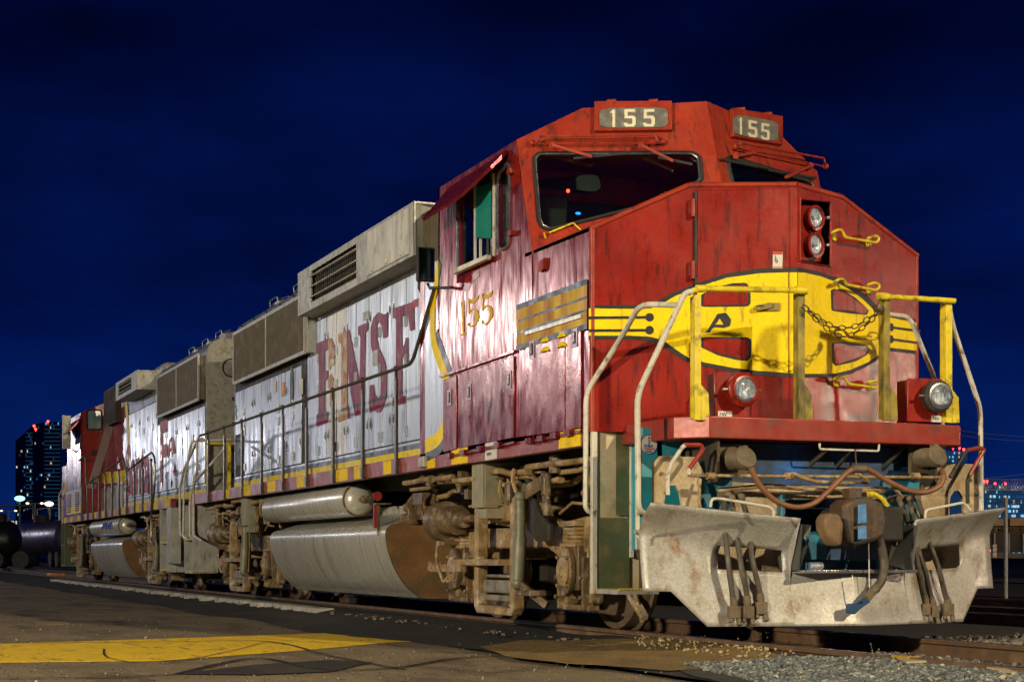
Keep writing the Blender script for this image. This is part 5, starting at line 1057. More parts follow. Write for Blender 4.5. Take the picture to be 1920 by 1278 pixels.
# railings, sill, trucks, tank
bl = [(x, x+.42, 1.51, 1.65) for x in (-31.9, -30.6, -29.2, -27.8, -26.4, -25.0, -23.6, -22.2, -20.4, -19.6, -18.4, -17.2)]
sill(lo2, -32.5, -16.6, bl); sill(lo2, -32.5, -16.6, [], 1)
rx2 = [-28.3+.98*k for k in range(11)]
siderail(lo2, rx2, [(-28.8, -YS-.02, 3.0), (-27.6, -YS-.02, 3.05), (-27.5, -YS-.02, 2.35), (-22.6, -YS-.02, 2.62), (-22.0, -YS-.02, 2.72), (-21.4, -YS-.02, 2.38), (-18.4, -YS-.02, 2.60), (-18.1, -YS-.02, 2.45), (-18.1, -YS-.02, 1.95), (-18.5, -YS-.02, 1.4), (-18.5, -YS-.02, .9), (-18.2, -YS-.02, .85)], zt=2.45)
pipe([Y(382, 823, -1.5), Y(372, 822, -YS), Y(345, 880, -YS), Y(337, 915, -YS), Y(338, 1000, -YS), Y(352, 1010, -YS)], .022, 'stair_handrail', WPIPE, lo2, bend=.12)
pipe([Y(425, 836, -1.2), Y(395, 870, -YS), Y(363, 905, -YS), Y(363, 1003, -YS), Y(376, 1012, -YS)], .022, 'stair_handrail', WPIPE, lo2, bend=.12)
m = MB(); m.tube([(-15.95, -1.0, 2.62), (-15.95, .6, 2.62)], .022, 8); [m.box(-15.97, -15.93, y-.03, y+.03, 1.5, 2.6) for y in (-1.0, -.62, -.2)]; m.build('end_handrail', YRAIL, lo2)
pipe([Y(112, 975, -YS), Y(111, 930, -YS), Y(118, 915, -YS), Y(120, 905, -YS)], .03, 'stair_handrail', WPIPE, lo2); pipe([Y(118, 980, -YS), Y(117, 935, -YS), Y(122, 925, -YS)], .03, 'stair_handrail', WPIPE, lo2)
m = MB(); m.box(-17.7, -17.64, -YS, -1.1, .34, 1.6); m.box(-17.0, -16.94, -YS, -1.1, .34, 1.5); m.box(-17.64, -17.0, -1.14, -1.1, .4, 1.6, 1); m.box(-16.94, -16.60, -YS, -1.35, .5, 1.5, 0); m.box(-17.64, -17.0, -YS, -1.1, .36, .40, 2); m.box(-17.64, -17.0, -YS, -1.1, .86, .9, 2); m.build('rear_step_well', [SILG, TEAL, YEDGE], lo2)
m = MB(); m.plate(circ((-16.9, -1.36, 1.42), (1, 0, 0), (0, 0, 1), .08, 16), (0, -.01, 0)); m.build('round_sticker', STK, lo2)
m = MB(); m.box(-32.55, -32.50, -YS, -.9, .35, 1.6); m.box(-31.9, -31.85, -YS, -.9, .35, 1.6); m.box(-32.5, -31.9, -YS, -1.1, .36, .40); m.box(-32.5, -31.9, -YS, -1.1, .9, .93); m.build('front_step_well', GRN, lo2)
m = MB(); m.box(-32.5, -16.3, -.9, .9, 1.40, 1.60); m.box(-17.0, -15.9, -1.2, 1.2, 1.5, 1.64); m.box(-16.3, -15.7, -.15, .15, .72, .98); m.build('underframe', DRK, lo2)
dup(tr1, (-18.15, 0, 0), lo2).location = Vector((-18.15-L2X+LX, 0, 0)); dup(tr1, (-28.86, 0, 0), lo2).location = Vector((-28.86-L2X+LX, 0, 0))
fuel_tank(lo2, Y(172, 1040, -1.45).x, Y(232, 1005, -1.45).x)
airtank(lo2, Y(182, 980, -1.25).x, Y(240, 975, -1.25).x, r=.20)
q = Y(205, 982, -1.455); m = MB()
S = [(-1.1, -.05), (-.95, .06), (-.8, -.02), (-.65, .08), (-.5, -.05), (-.35, .07), (-.2, -.04), (0, .06), (.15, -.06), (.25, .08), (.45, -.05)]
m.tube([(q.x+a, -1.447, 1.30+b) for a, b in S], .022, 6); m.build('blue_scrawl', mat('blue_spray_paint', (.03, .06, .45)), lo2)
clutter(lo2, -20.6, -17.8, 7, 20); clutter(lo2, -32.2, -29, 8, 18)

# ================================================================== TRACK, GROUND
GZ = -0.165
def H(x, y):
    pr = ((-.86, -.05), (-1.30, -.085), (-1.90, -.135), (-2.6, -.165)); yy = max(-2.6, min(-.86, y)); k = max(0, min(1, (x+1.5)/1.5))
    for (a, za), (b, zb) in zip(pr, pr[1:]):
        if b <= yy <= a: return (za+(zb-za)*(yy-a)/(b-a))*k+GZ*(1-k)
def G(px, py, off=0.0):
    z = GZ
    for _ in range(10): p = Z(px, py, z); z = H(p.x, p.y)+off
    return Z(px, py, z)
def gmat(name, c1, c2, c3_, sc, bump, rough=.85, st_=(1, 1, 1)): return mat(name, c1, c2, sc=sc, st_=st_, rough=rough, bump=bump, bsc=70, bump2=bump*3, b2sc=9, dirt=c3_, damt=.42, dsc=.9, dst=(.5, 1.6, 1), detail=10, speck=(70, .6))
ASPH = gmat('oily_asphalt', (.25, .19, .11), (.155, .118, .070), (.028, .022, .016), 1.1, .006)
def gnd_mesh(name, m_, x0, x1, y0, y1, z, nx=2, ny=2, fz=None):
    m = MB(); vs = []; 
    for i in range(nx+1):
        for j in range(ny+1):
            x = x0+(x1-x0)*i/nx; y = y0+(y1-y0)*j/ny; vs.append((x, y, z+(fz(x, y) if fz else 0)))
    m.add(vs, [(i*(ny+1)+j, (i+1)*(ny+1)+j, (i+1)*(ny+1)+j+1, i*(ny+1)+j+1) for i in range(nx) for j in range(ny)]); o = m.build(name, m_); return struct(o)
gnd_mesh('ground', mat('night_ground', (.045, .038, .03), (.03, .026, .02), sc=.3, rough=.9, bump=.01, bsc=8), -1500, 400, -900, 900, -0.20)
gnd_mesh('asphalt_yard', ASPH, -60, 14, -40, -1.95, GZ)
TAR = gmat('tar_with_curb_shade', (.014, .013, .012), (.022, .019, .016), (.05, .042, .03), 4, .006)  # tar black; on the shoulder it paints in the raised curb's shade
def jag(x, s=1.0, a=.06): return a*noise.noise(Vector((x*s, 3.1, 0)))+a*.5*noise.noise(Vector((x*s*4.3, 9.1, 0)))
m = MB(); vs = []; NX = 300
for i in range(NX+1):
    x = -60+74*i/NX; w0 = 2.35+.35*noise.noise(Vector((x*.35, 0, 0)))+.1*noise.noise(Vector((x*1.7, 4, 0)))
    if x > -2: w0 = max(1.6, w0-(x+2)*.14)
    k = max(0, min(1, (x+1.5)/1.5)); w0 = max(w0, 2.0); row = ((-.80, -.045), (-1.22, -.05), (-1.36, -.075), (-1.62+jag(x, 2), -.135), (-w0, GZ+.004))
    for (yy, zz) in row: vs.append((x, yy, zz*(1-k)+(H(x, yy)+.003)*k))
m.add(vs, [(i*5+j, (i+1)*5+j, (i+1)*5+j+1, i*5+j+1) for i in range(NX) for j in range(4)]); struct(m.build('shaded_tar_shoulder', TAR))
CONC = mat('crumbling_concrete', (.52, .50, .43), (.40, .37, .30), sc=6, rough=.85, bump=.008, bsc=30, dirt=(.10, .085, .06), damt=.45, dsc=5)
m = MB(); r_ = random.Random(4)
def slabrow(m, x0, x1, ya, yb, z0, z1, step=.35):
    x = x0; top = []; bot = []
    while x <= x1:
        k = min(1, (x1-x)/3+.25); top.append((x, ya)); bot.append((x, yb-(jag(x, 2.1, .13)+jag(x, 9, .05))*k)); x += step*.4
    po = [(a, b, z1) for a, b in top]+[(a, b, z1) for a, b in bot[::-1]]; m.plate(po, (0, 0, z0-z1))
slabrow(m, -36, -7.2, -1.18, -1.42, -.12, -.03)
o = m.build('concrete_curb', CONC); tag(o, 'crumbling pale concrete edging strip running along the near rail', 'kerb')
m = MB()
for k in range(70):
    x = r_.uniform(-7.6, 1.5)*r_.uniform(.6, 1); y = -1.3+r_.gauss(0, .10); s_ = r_.uniform(.01, .035)*(1.4 if x < -3 else 1); m.ball((x, y, -.07), s_, (r_.uniform(.7, 1.6), r_.uniform(.7, 1.4), .6), 6)
tag(m.build('concrete_crumbs', GH, smooth=False), 'broken pale crumbs of concrete scattered beside the near rail', 'rubble', kind='stuff')
# yellow painted line
YLINE = mat('road_yellow', (.90, .62, .012), (.76, .48, .012), sc=5, rough=.7, bump=.003, bsc=60, dirt=(.16, .11, .04), damt=.34, dsc=3, dst=(1, 4, 1), speck=(90, .25))
m = MB(); P = [Z(*p, GZ+.004) for p in [(-200, 1209), (0, 1206), (300, 1197), (560, 1188), (700, 1183), (745, 1184), (815, 1200), (700, 1206), (560, 1219), (300, 1238), (0, 1241), (-200, 1243)]]
m.plate(P, (0, 0, .002)); struct(m.build('painted_line', YLINE))
m = MB()
CRK = mat('crack_sealant', (.010, .009, .008), rough=.5)
def ribbon(pts, w_):
    P = [Z(*p, GZ+.0105) for p in pts]; P = [Vector(p) for p in smoothpts([tuple(p) for p in P], 5)]
    for i, (a, b) in enumerate(zip(P, P[1:])):
        d = (b-a).normalized(); n_ = Vector((-d.y, d.x, 0))*w_*.5; m.add([a-n_, b-n_, b+n_, a+n_], [(0, 1, 2, 3)])
ribbon([(330, 1262), (480, 1232), (600, 1253), (740, 1250), (860, 1232), (1000, 1226)], .05); ribbon([(-50, 1205), (300, 1202), (500, 1201), (620, 1228), (760, 1254)], .035); ribbon([(0, 1270), (200, 1268), (330, 1262)], .04); ribbon([(195, 1215), (205, 1232), (300, 1242), (420, 1222), (500, 1202)], .015); ribbon([(900, 1262), (1060, 1245), (1200, 1240)], .02)
struct(m.build('asphalt_cracks', CRK))
m = MB(); P = [Z(*p, GZ+.0075) for p in [(330, 1262), (480, 1245), (620, 1236), (700, 1240), (620, 1258), (480, 1264)]]; m.plate(P, (0, 0, .001)); struct(m.build('tar_patch', TAR))
m = MB(); g_ = Z(95, 1168, GZ+.004)
for k in range(9): m.box(g_.x-.4+.09*k, g_.x-.36+.09*k, g_.y-.18, g_.y+.18, GZ+.002, GZ+.012)
m.box(g_.x-.45, g_.x+.45, g_.y-.22, g_.y-.19, GZ+.002, GZ+.014); m.box(g_.x-.45, g_.x+.45, g_.y+.19, g_.y+.22, GZ+.002, GZ+.014); tag(m.build('drain_grate', GH), 'small iron drain grate set into the dark asphalt at lower left', 'drain grate')
SAND = gmat('ochre_sand', (.24, .155, .045), (.17, .11, .035), (.09, .065, .03), 6, .008)
m = MB(); P = [(900, 1212), (980, 1198), (1080, 1193), (1180, 1190), (1250, 1197), (1330, 1205), (1420, 1215), (1500, 1236), (1420, 1243), (1330, 1252), (1250, 1256), (1180, 1250), (1080, 1244), (960, 1232)]
def patch(name, P, m_, off, nu=30, nv=10):
    top = P[:len(P)//2]; bot = P[len(P)//2:][::-1]
    def at(Q, u): u *= len(Q)-1; i = min(int(u), len(Q)-2); f = u-i; return (Q[i][0]*(1-f)+Q[i+1][0]*f, Q[i][1]*(1-f)+Q[i+1][1]*f)
    mm = MB(); vs = []
    for i in range(nu+1):
        a, b = at(top, i/nu), at(bot, i/nu)
        for j in range(nv+1): t = j/nv; q = G(a[0]*(1-t)+b[0]*t, a[1]*(1-t)+b[1]*t, off); vs.append(q+Vector((0, 0, .006*noise.noise(q*4))))
    mm.add(vs, [(i*(nv+1)+j, (i+1)*(nv+1)+j, (i+1)*(nv+1)+j+1, i*(nv+1)+j+1) for i in range(nu) for j in range(nv)]); return struct(mm.build(name, m_))
patch('sand_spill', P, SAND, .016)
# rails
RAIL = mat('rusty_rail_side', (.14, .075, .035), (.085, .05, .03), sc=8, rough=.7, bump=.003, bsc=30, dirt=(.22, .15, .09), damt=.4)
SHINE = mat('polished_rail_head', (.35, .34, .36), (.25, .23, .22), sc=6, rough=.18, metal=.9)
def rail(x0, x1, y, z0=0, ang=0, org=None):
    sec = [(-.07, -.16), (-.07, -.150), (-.012, -.125), (-.009, -.045), (-.036, -.032), (-.036, -.006), (-.028, 0), (.028, 0), (.036, -.006), (.036, -.032), (.009, -.045), (.012, -.125), (.07, -.150), (.07, -.16)]
    m = MB(); m.plate([(x0, y+a, z0+b) for a, b in sec], (x1-x0, 0, 0)); m.box(x0, x1, y-.026, y+.026, z0+.0005, z0+.0015, 1); return m.build('rail', [RAIL, SHINE])
tag(rail(-80, 14, -.753), 'near rail of the track under the two locomotives', 'rail'); tag(rail(-80, 14, .753), 'far rail of the track under the two locomotives', 'rail')
yr = Y(1685, 1225, -.80); m = MB(); m.box(yr.x-.09, yr.x+.09, -.7925, -.7135, -.034, .004); tag(m.build('rail_mark', mat('rail_mark_paint', (.5, .3, .02), (.35, .2, .02), sc=12)), 'short yellow painted band round the head of the near rail', 'paint mark')
m = MB(); 
for dx in (.0, .18, .36, .54): m.cyl((1.9+dx, -.79, -.085), (1.9+dx, -.82, -.085), .018, n=6)
m.box(1.8, 2.55, -.80, -.775, -.13, -.04); tag(m.build('rail_joint_bar', RAIL), 'bolted joint bar on the side of the near rail', 'joint bar')
TIE = mat('weathered_timber_tie', (.10, .070, .042), (.06, .042, .028), sc=4, st_=(6, 1, 6), rough=.85, bump=.006, bsc=20, dirt=(.16, .12, .07), damt=.4)
m0 = MB(); m0.box(-.115, .115, -1.25, 1.25, -.34, -.165); tie = None; r_ = random.Random(5); tpl = m0.build('timber_tie', TIE, None, bevel=.012)
k = 0
for i in range(34):
    x = 6.9-.56*i; o = tpl if i == 0 else tpl.copy()
    if i: C.objects.link(o)
    o.location = (x+r_.uniform(-.02, .02), r_.uniform(-.04, .04), 0); o.rotation_euler = (0, 0, r_.uniform(-.02, .02)); o['label'] = 'weathered timber tie under the rails of the main track'; o['category'] = 'railway tie'; o['group'] = 'timber ties under the main track'
# ballast
BAL = mat('grey_blue_ballast', (.1, .115, .115), rough=0.65, isl=[(0, (.055, .068, .075)), (.2, (.10, .12, .125)), (.45, (.15, .165, .16)), (.68, (.22, .225, .20)), (.86, (.07, .075, .075)), (.94, (.42, .36, .22)), (.97, (.40, .40, .38))], detail=2)
BALD = mat('dark_ballast_bed', (.05, .047, .04), (.03, .028, .024), sc=9, rough=.9, bump=.02, bsc=22)
gnd_mesh('ballast_bed', BALD, -80, 14, -1.3, 3.3, -.185, 2, 2)
patch('gravel_bed', [(1270, 1254), (1370, 1243), (1450, 1240), (1560, 1238), (1700, 1243), (1800, 1254), (1930, 1272), (1980, 1300), (1900, 1330), (1750, 1330), (1600, 1322), (1480, 1310), (1380, 1282), (1300, 1266)], BALD, .014)
def stones(name, region, n, seed, smin, smax, m_, label, zf):
    r_ = random.Random(seed); vs = []; fs = []; ico = []
    bm = bmesh.new(); bmesh.ops.create_icosphere(bm, subdivisions=1, radius=1); base = [v.co.copy() for v in bm.verts]; bf = [[v.index for v in f.verts] for f in bm.faces]; bm.free()
    cnt = 0; tries = 0
    while cnt < n and tries < n*12:
        tries += 1; p = region(r_)
        if p is None: continue
        s_ = r_.uniform(smin, smax)*(1.5 if r_.random() < .08 else 1); rot = Matrix.Rotation(r_.uniform(0, 6.28), 3, 'Z') @ Matrix.Rotation(r_.uniform(-1, 1), 3, 'X'); sc = Vector((r_.uniform(.7, 1.3), r_.uniform(.6, 1.1), r_.uniform(.5, .85)))*s_
        b = len(vs)
        for q in base:
            k_ = r_.uniform(.75, 1.15); v = rot @ Vector((q.x*sc.x*k_, q.y*sc.y*k_, q.z*sc.z*k_)); vs.append((p[0]+v.x, p[1]+v.y, zf(p[0], p[1])+s_*r_.uniform(-.05, .35)+v.z))
        fs += [[i+b for i in f] for f in bf]; cnt += 1
    me = bpy.data.meshes.new(name); me.from_pydata(vs, [], fs); me.materials.append(m_); o = bpy.data.objects.new(name, me); C.objects.link(o); return tag(o, label, 'gravel', kind='stuff')
def inpoly(P):
    def f(r_):
        x0, x1 = min(p.x for p in P), max(p.x for p in P); y0, y1 = min(p.y for p in P), max(p.y for p in P); x, y = r_.uniform(x0, x1), r_.uniform(y0, y1); c_ = False; j = len(P)-1
        for i in range(len(P)):
            if (P[i].y > y) != (P[j].y > y) and x < (P[j].x-P[i].x)*(y-P[i].y)/(P[j].y-P[i].y)+P[i].x: c_ = not c_
            j = i
        return (x, y) if c_ else None
    return f
GP = [G(*p) for p in [(1285, 1250), (1370, 1244), (1440, 1240), (1490, 1236), (1580, 1237), (1700, 1245), (1800, 1256), (1960, 1272), (1960, 1292), (1500, 1300), (1410, 1280), (1330, 1262)]]
stones('gravel_pile', inpoly(GP), 6500, 21, .008, .018, BAL, 'loose blue grey gravel in front of the near rail at lower right', lambda x, y: H(x, y)+.014+.012*max(0, noise.noise(Vector((x*2, y*2, 0)))+.4))
GY = mat('ochre_pebbles', (.34, .25, .10), (.42, .36, .22), sc=9, rough=.8, dirt=(.2, .2, .17), damt=.3)
GP2 = [G(*p) for p in [(1160, 1190), (1240, 1198), (1330, 1202), (1440, 1212), (1500, 1232), (1420, 1240), (1300, 1228), (1200, 1220)]]
stones('ochre_pebbles', inpoly(GP2), 240, 22, .006, .016, GY, 'yellow pebbles lying on the ochre sand beside the near rail', lambda x, y: H(x, y)+.02)
stones('track_ballast', lambda r_: (r_.uniform(1.6, 7.5), r_.choice((r_.uniform(-.66, .68), r_.uniform(.80, 3.4), r_.uniform(.8, 3.4)))), 6000, 23, .014, .030, mat('brown_grey_ballast', (.10, .085, .065), rough=.8, isl=[(0, (.06, .05, .04)), (.3, (.12, .105, .085)), (.6, (.18, .16, .13)), (.85, (.09, .085, .08)), (.95, (.35, .30, .22))], detail=2), 'brown and grey ballast stones between and beyond the rails', lambda x, y: -.045 if y > .75 else -.13)
gnd_mesh('ballast_shoulder', BALD, -60, 12, .84, 3.6, -.055)
gnd_mesh('ballast_bed_inner', BALD, -60, 12, -.70, .70, -.145)
m = MB(); 
for q in ([(1690, 1238), (1720, 1231), (1738, 1241), (1700, 1243)], [(1820, 1245), (1870, 1250), (1905, 1262), (1880, 1260)]): m.plate([G(*p, .03) for p in q], (0, 0, .012))
tag(m.build('wood_scrap', mat('pale_wood', (.42, .36, .22), (.30, .25, .15), sc=8, rough=.8)), 'pale flat wood scraps lying in the gravel against the near rail', 'wood scrap')
cp_ = Z(1755, 1168, -.1); m = MB(); m.lathe((cp_.x, cp_.y, -.10), (.9, -.3, .1), [(0, .025), (.09, .038), (.092, .034), (.01, .02)], 18); tag(m.build('paper_cup', STK), 'small white paper cup lying on the ballast under the right end of the plow', 'cup')
m = MB(); b_ = G(1652, 1300); r_ = random.Random(3)
for k in range(7):
    a = r_.uniform(-.7, .7); h_ = r_.uniform(.16, .30); p1 = b_+Vector((.01*k, a*.06, h_*.5)); p2 = b_+Vector((.02*k, a*.16, h_)); m.tube([b_, p1, p2], .0015, 4); m.ball(p2, .005, n=6); m.ball(p1+Vector((0, .01, 0)), .004, n=6)
tag(m.build('dry_weed', mat('dry_weed_stem', (.20, .19, .15), (.15, .14, .10))), 'dry spindly weed standing in the gravel at lower right', 'weed')
stones('yard_grit', lambda r_: (lambda q: (q.x, q.y))(Z(r_.uniform(0, 1500), r_.uniform(1135, 1278), GZ)), 1500, 31, .003, .008, mat('yard_grit', (.2, .18, .14), rough=.8, isl=[(0, (.05, .045, .035)), (.4, (.20, .17, .12)), (.8, (.40, .37, .30))], detail=2), 'fine loose grit scattered over the yard asphalt', lambda x, y: max(H(x, y), GZ)+.004)
# side tracks to the right / beyond
for yy, xx0 in ((5.2, -70), (6.64, -70), (9.6, -110), (11.04, -110)):
    tag(rail(xx0, 20, yy, -.02), {5.2: 'near rail of the first side track beyond the locomotives', 6.64: 'far rail of the first side track beyond the locomotives', 9.6: 'near rail of the second side track beyond the locomotives', 11.04: 'far rail of the second side track beyond the locomotives'}[yy], 'rail')
# branch track on the left with switch stands
for k, (a, b) in enumerate((((0, 1062), (400, 1090)), ((0, 1054), (330, 1063)))):
    A, B = Z(*a, -.02), Z(*b, -.02); m = MB(); m.beam(A, B, .07, .05); o = m.build('rail', [RAIL]); tag(o, ['near rail of the branch track crossing the far left ground', 'far rail of the branch track crossing the far left ground'][k], 'rail')
for k, px_ in enumerate((22, 42)):
    b_ = Z(px_, 1056, -.1); m = MB(); m.box(b_.x-.3, b_.x+.3, b_.y-.3, b_.y+.3, -.1, .1); m.cyl((b_.x, b_.y, .1), (b_.x, b_.y, .45), .07); m.tube([(b_.x, b_.y, .4), (b_.x+.1, b_.y+.3, .5)], .04, 6); m.ball((b_.x, b_.y-.2, .55), .09); m.ball((b_.x, b_.y+.2, .55), .09)
    tag(m.build('switch_stand', BRN), ['low switch stand between the rails at far left, the left one of the pair', 'low switch stand between the rails at far left, the right one nearer the tank car'][k], 'switch stand', 'low switch stands')
m = MB(); b_ = Z(105, 1079, -.05); m.box(b_.x-.6, b_.x+.6, b_.y-.25, b_.y+.25, -.06, .05); tag(m.build('orange_block', ORST, bevel=.03), 'orange painted block beside the rail at the left end of the concrete strip', 'block')

# ================================================================== BACKGROUND LEFT
FARD = 150
def tankcar(px0, px1, ytop, ybot, d, m_, label, dark=False):
    A = D(px0, 1042, d); B = D(px1, 1042, d*.86 if px1-px0 > 60 else d); zt = CAM.z+(1042-ytop)*d/FPX; zb = CAM.z+(1042-ybot)*d/FPX; r = (zt-zb)/2; zc = (zt+zb)/2
    a = Vector((A.x, A.y, zc)); b = Vector((B.x, B.y, zc)); ax_ = (b-a).normalized(); l_ = (b-a).length; t = thing('tank_car', label, 'tank car', (a.x, a.y, 0), 'tank cars at the far left')
    m = MB(); m.lathe(a, ax_, [(-.5, .3), (-.45, r*.5), (-.25, r*.85), (0, r), (l_*.28, r), (l_*.29, r*1.03), (l_*.33, r*1.03), (l_*.34, r), (l_, r), (l_+.25, r*.85), (l_+.45, r*.5), (l_+.5, .3)], 28); m.build('tank', m_, t)
    mid = (a+b)/2; m = MB(); m.lathe(mid+Vector((0, 0, r*.95)), (0, 0, 1), [(0, .6), (.4, .6), (.45, .3)], 12); m.build('dome_hatch', DRK, t)
    u_ = Vector((ax_.y, -ax_.x, 0)); m = MB(); m.beam(Vector((a.x, a.y, 1.0)), Vector((b.x, b.y, 1.0)), .5, .3)
    for p in (a+ax_*1.5, b-ax_*1.5):
        for q in (-.9, .9): c_ = p+ax_*q; m.cyl(Vector((c_.x, c_.y, .45))-u_*.75, Vector((c_.x, c_.y, .45))+u_*.75, .45, n=16)
    m.build('tank_car_frame', DRK, t)
    m = MB(); pts = [mid+ax_*k+Vector((0, 0, r+.1)) for k in (-2, 2)]; m.tube([pts[0], pts[0]+Vector((0, 0, .7)), pts[1]+Vector((0, 0, .7)), pts[1]], .05, 5); m.build('walk_rail', RAILM, t); return t
tankcar(36, 135, 982, 1040, 105, mat('violet_tank_steel', (.17, .11, .20), (.10, .07, .11), sc=.4, rough=.35, metal=.5, dirt=(.05, .03, .02), damt=.4, dsc=.5), 'violet grey tank car with ribbed shell, behind the cab end of the second locomotive')
tankcar(-40, 20, 976, 1046, 85, mat('black_tank_steel', (.012, .012, .014), rough=.4, metal=.2), 'black tank car cut by the left edge of the picture')
TWG = mat('dark_tower_glass', (.010, .020, .045), (.006, .012, .03), sc=.02, rough=.25, spec=.6)
WINL = [mat('lit_window_'+n_, c_, emit=c_, estr=s_) for n_, c_, s_ in (('cyan', (.25, .75, 1.0), .8), ('white', (.8, .85, .8), .8), ('amber', (1.0, .65, .3), .6), ('dimblue', (.05, .18, .5), .25))]
REDB = mat('red_beacon', (1, .03, .02), emit=(1, .03, .02), estr=14)
def wbox(px, py, d, z=None): return D(px, py, d)
def tower(label, pxs, prof, d, depth, nrow, seed, dens=.10, wcol=(0, 1, 2, 3), base=None, fl=None, name='tower_building', gm=None, beacons=()):
    """prof: roof line as photo points left to right; front facade faces the camera at distance d"""
    t = thing(name, label, 'building', D(pxs[0], 1042, d).xyz*Vector((1, 1, 0)) if 0 else (D(pxs[0], 1042, d).x, D(pxs[0], 1042, d).y, 0))
    b0, b1 = D(pxs[0], 1042, d), D(pxs[1], 1042, d); b0.z = b1.z = 0; P = [b0]+[D(*p, d) for p in prof]+[b1]
    m = MB(); m.plate(P, view*depth); w_ = m.build('wall', gm or TWG, t)
    rr_ = random.Random(seed); ytop = min(p[1] for p in prof); fs = (1042-ytop)/nrow; mm = MB(); sl = MB()
    def yroof(x):
        for a, b in zip(prof, prof[1:]):
            if a[0] <= x <= b[0]: return a[1]+(b[1]-a[1])*(x-a[0])/max(b[0]-a[0], .01)
        return 2000
    for r__ in range(nrow):
        y = 1042-fs*(r__+.5)
        x = pxs[0]+1.2
        while x < pxs[1]-2:
            if y > yroof(x)+2 and rr_.random() < dens:
                wd = rr_.uniform(1.0, 2.6); q = [D(*p, d-.6) for p in ((x, y-fs*.28), (x+wd, y-fs*.28), (x+wd, y+fs*.25), (x, y+fs*.25))]; mm.plate(q, view*.5, rr_.choices(range(4), (3, 2, 1, 5))[0])
            x += 2.9
        if fl:
            for (xa, xb) in fl:
                if y > yroof((xa+xb)/2): q = [D(*p, d-.9) for p in ((xa, y+fs*.28), (xb, y+fs*.28), (xb, y+fs*.52), (xa, y+fs*.52))]; sl.plate(q, view*.9)
    mm.build('lit_windows', WINL, t, smooth=False)
    if fl: sl.build('balcony_slab', mat('glowing_balcony_concrete', (.10, .20, .30), rough=.7, emit=(.03, .12, .22), estr=.22), t, smooth=False)  # faint glow put into the slabs, which are no lamps
    for bp in beacons:
        mm = MB(); c_ = D(*bp, d); mm.ball(c_, d*.0007); mm.cyl(c_-Vector((0, 0, d*.0015)), c_, d*.0001); mm.build('beacon', REDB, t)
    return t
tower('dark blue high rise tower with a sloping roof and red beacons at far left', (29, 113), [(29, 826), (62, 797), (76, 792), (96, 791), (111, 790), (113, 815)], 900, 40, 34, 1, .10, fl=[(83, 112), (48, 60)], beacons=[(64, 798), (67, 804), (90, 789.5)])
m = MB()
tower('low blue lit office block in front of the tower, left of the tank car', (45, 75), [(45, 955), (75, 955)], 600, 20, 6, 2, .15, name='office_block')
tower('low dark warehouse with cyan lit strip at the left edge', (-30, 34), [(-30, 972), (34, 974)], 420, 20, 4, 4, .75, name='warehouse')
def lamp_post(px, py, d, col, strength, label, kind=0, size=.25):
    c_ = D(px, py, d); t = thing('street_lamp', label, 'street lamp', (c_.x, c_.y, 0), 'yard lamps at the far left'); m = MB(); m.cyl((c_.x, c_.y, -.1), (c_.x, c_.y, c_.z), d*.0009, d*.0006, n=10); m.build('pole', mat('lamp_pole_paint', (.35, .40, .35), rough=.5), t)
    u_ = right*d*.0022; m = MB()
    if kind: m.tube([c_-u_*2.2, c_, c_+u_*2.2], d*.0003, 6)
    else: m.tube([c_-Vector((0, 0, d*.001)), c_+Vector((0, 0, 0))], d*.0004, 6)
    m.build('arm', mat('lamp_pole_paint', (.2, .2, .2)), t)
    e = mat('lamp_glow_'+str(int(px)), col, emit=col, estr=strength)
    for k in ((-2, 2) if kind else (0,)): m = MB(); m.ball(c_+u_*k+Vector((0, 0, .0)), size, (1.5, 1.5, .8), 12); m.build('lamp_head', e, t)
lamp_post(37, 934, 210, (.35, .9, 1.0), 2.2, 'tall yard lamp with a cyan light, left of the tower', size=.45)
lamp_post(92, 944, 230, (1.0, .80, .72), 3.0, 'yard lamp with a bright pinkish white light beside the second locomotive', size=.42)
lamp_post(16, 957, 190, (.9, .75, .5), 2, 'short twin headed yard lamp at the far left edge', 1, .12)
lamp_post(65, 943, 190, (1.0, .8, .5), 2.5, 'twin headed yard lamp on a thick pole between the tower lamps', 1, .14)
# ================================================================== BACKGROUND RIGHT
tower('pale blue high rise with three red beacons seen beside the plow handle', (1776, 1814), [(1776, 845), (1814, 845)], 1100, 40, 26, 7, .35, gm=mat('blue_glow_tower_wall', (.05, .10, .18), rough=.6, emit=(.02, .08, .2), estr=.35), beacons=[(1787, 839), (1799, 839), (1807, 842)])  # faint blue glow put into the wall in place of light on it
tower('blue lit apartment block left of the fence post', (1806, 1868), [(1806, 918), (1840, 918), (1841, 908), (1868, 908)], 700, 30, 15, 8, .42, name='apartment_block', gm=mat('blue_glow_tower_wall', (.05, .1, .18)), beacons=[(1846, 902), (1851, 902)])
tower('cyan lit apartment tower behind the razor wire at the right edge', (1864, 1980), [(1864, 909), (1887, 909), (1888, 918), (1980, 918)], 760, 30, 15, 9, .42, name='apartment_block', gm=mat('blue_glow_tower_wall', (.05, .1, .18)), beacons=[(1866, 906), (1885, 906)])
tower('distant blue office tower hidden behind the locomotive nose', (1560, 1640), [(1560, 880), (1640, 874)], 900, 40, 18, 12, .35, name='office_tower', gm=mat('blue_glow_tower_wall', (.05, .1, .18)))
tower('distant dim apartment slab hidden behind the locomotive nose', (1660, 1750), [(1660, 930), (1750, 930)], 800, 40, 10, 13, .35, name='apartment_block', gm=mat('blue_glow_tower_wall', (.05, .1, .18)))
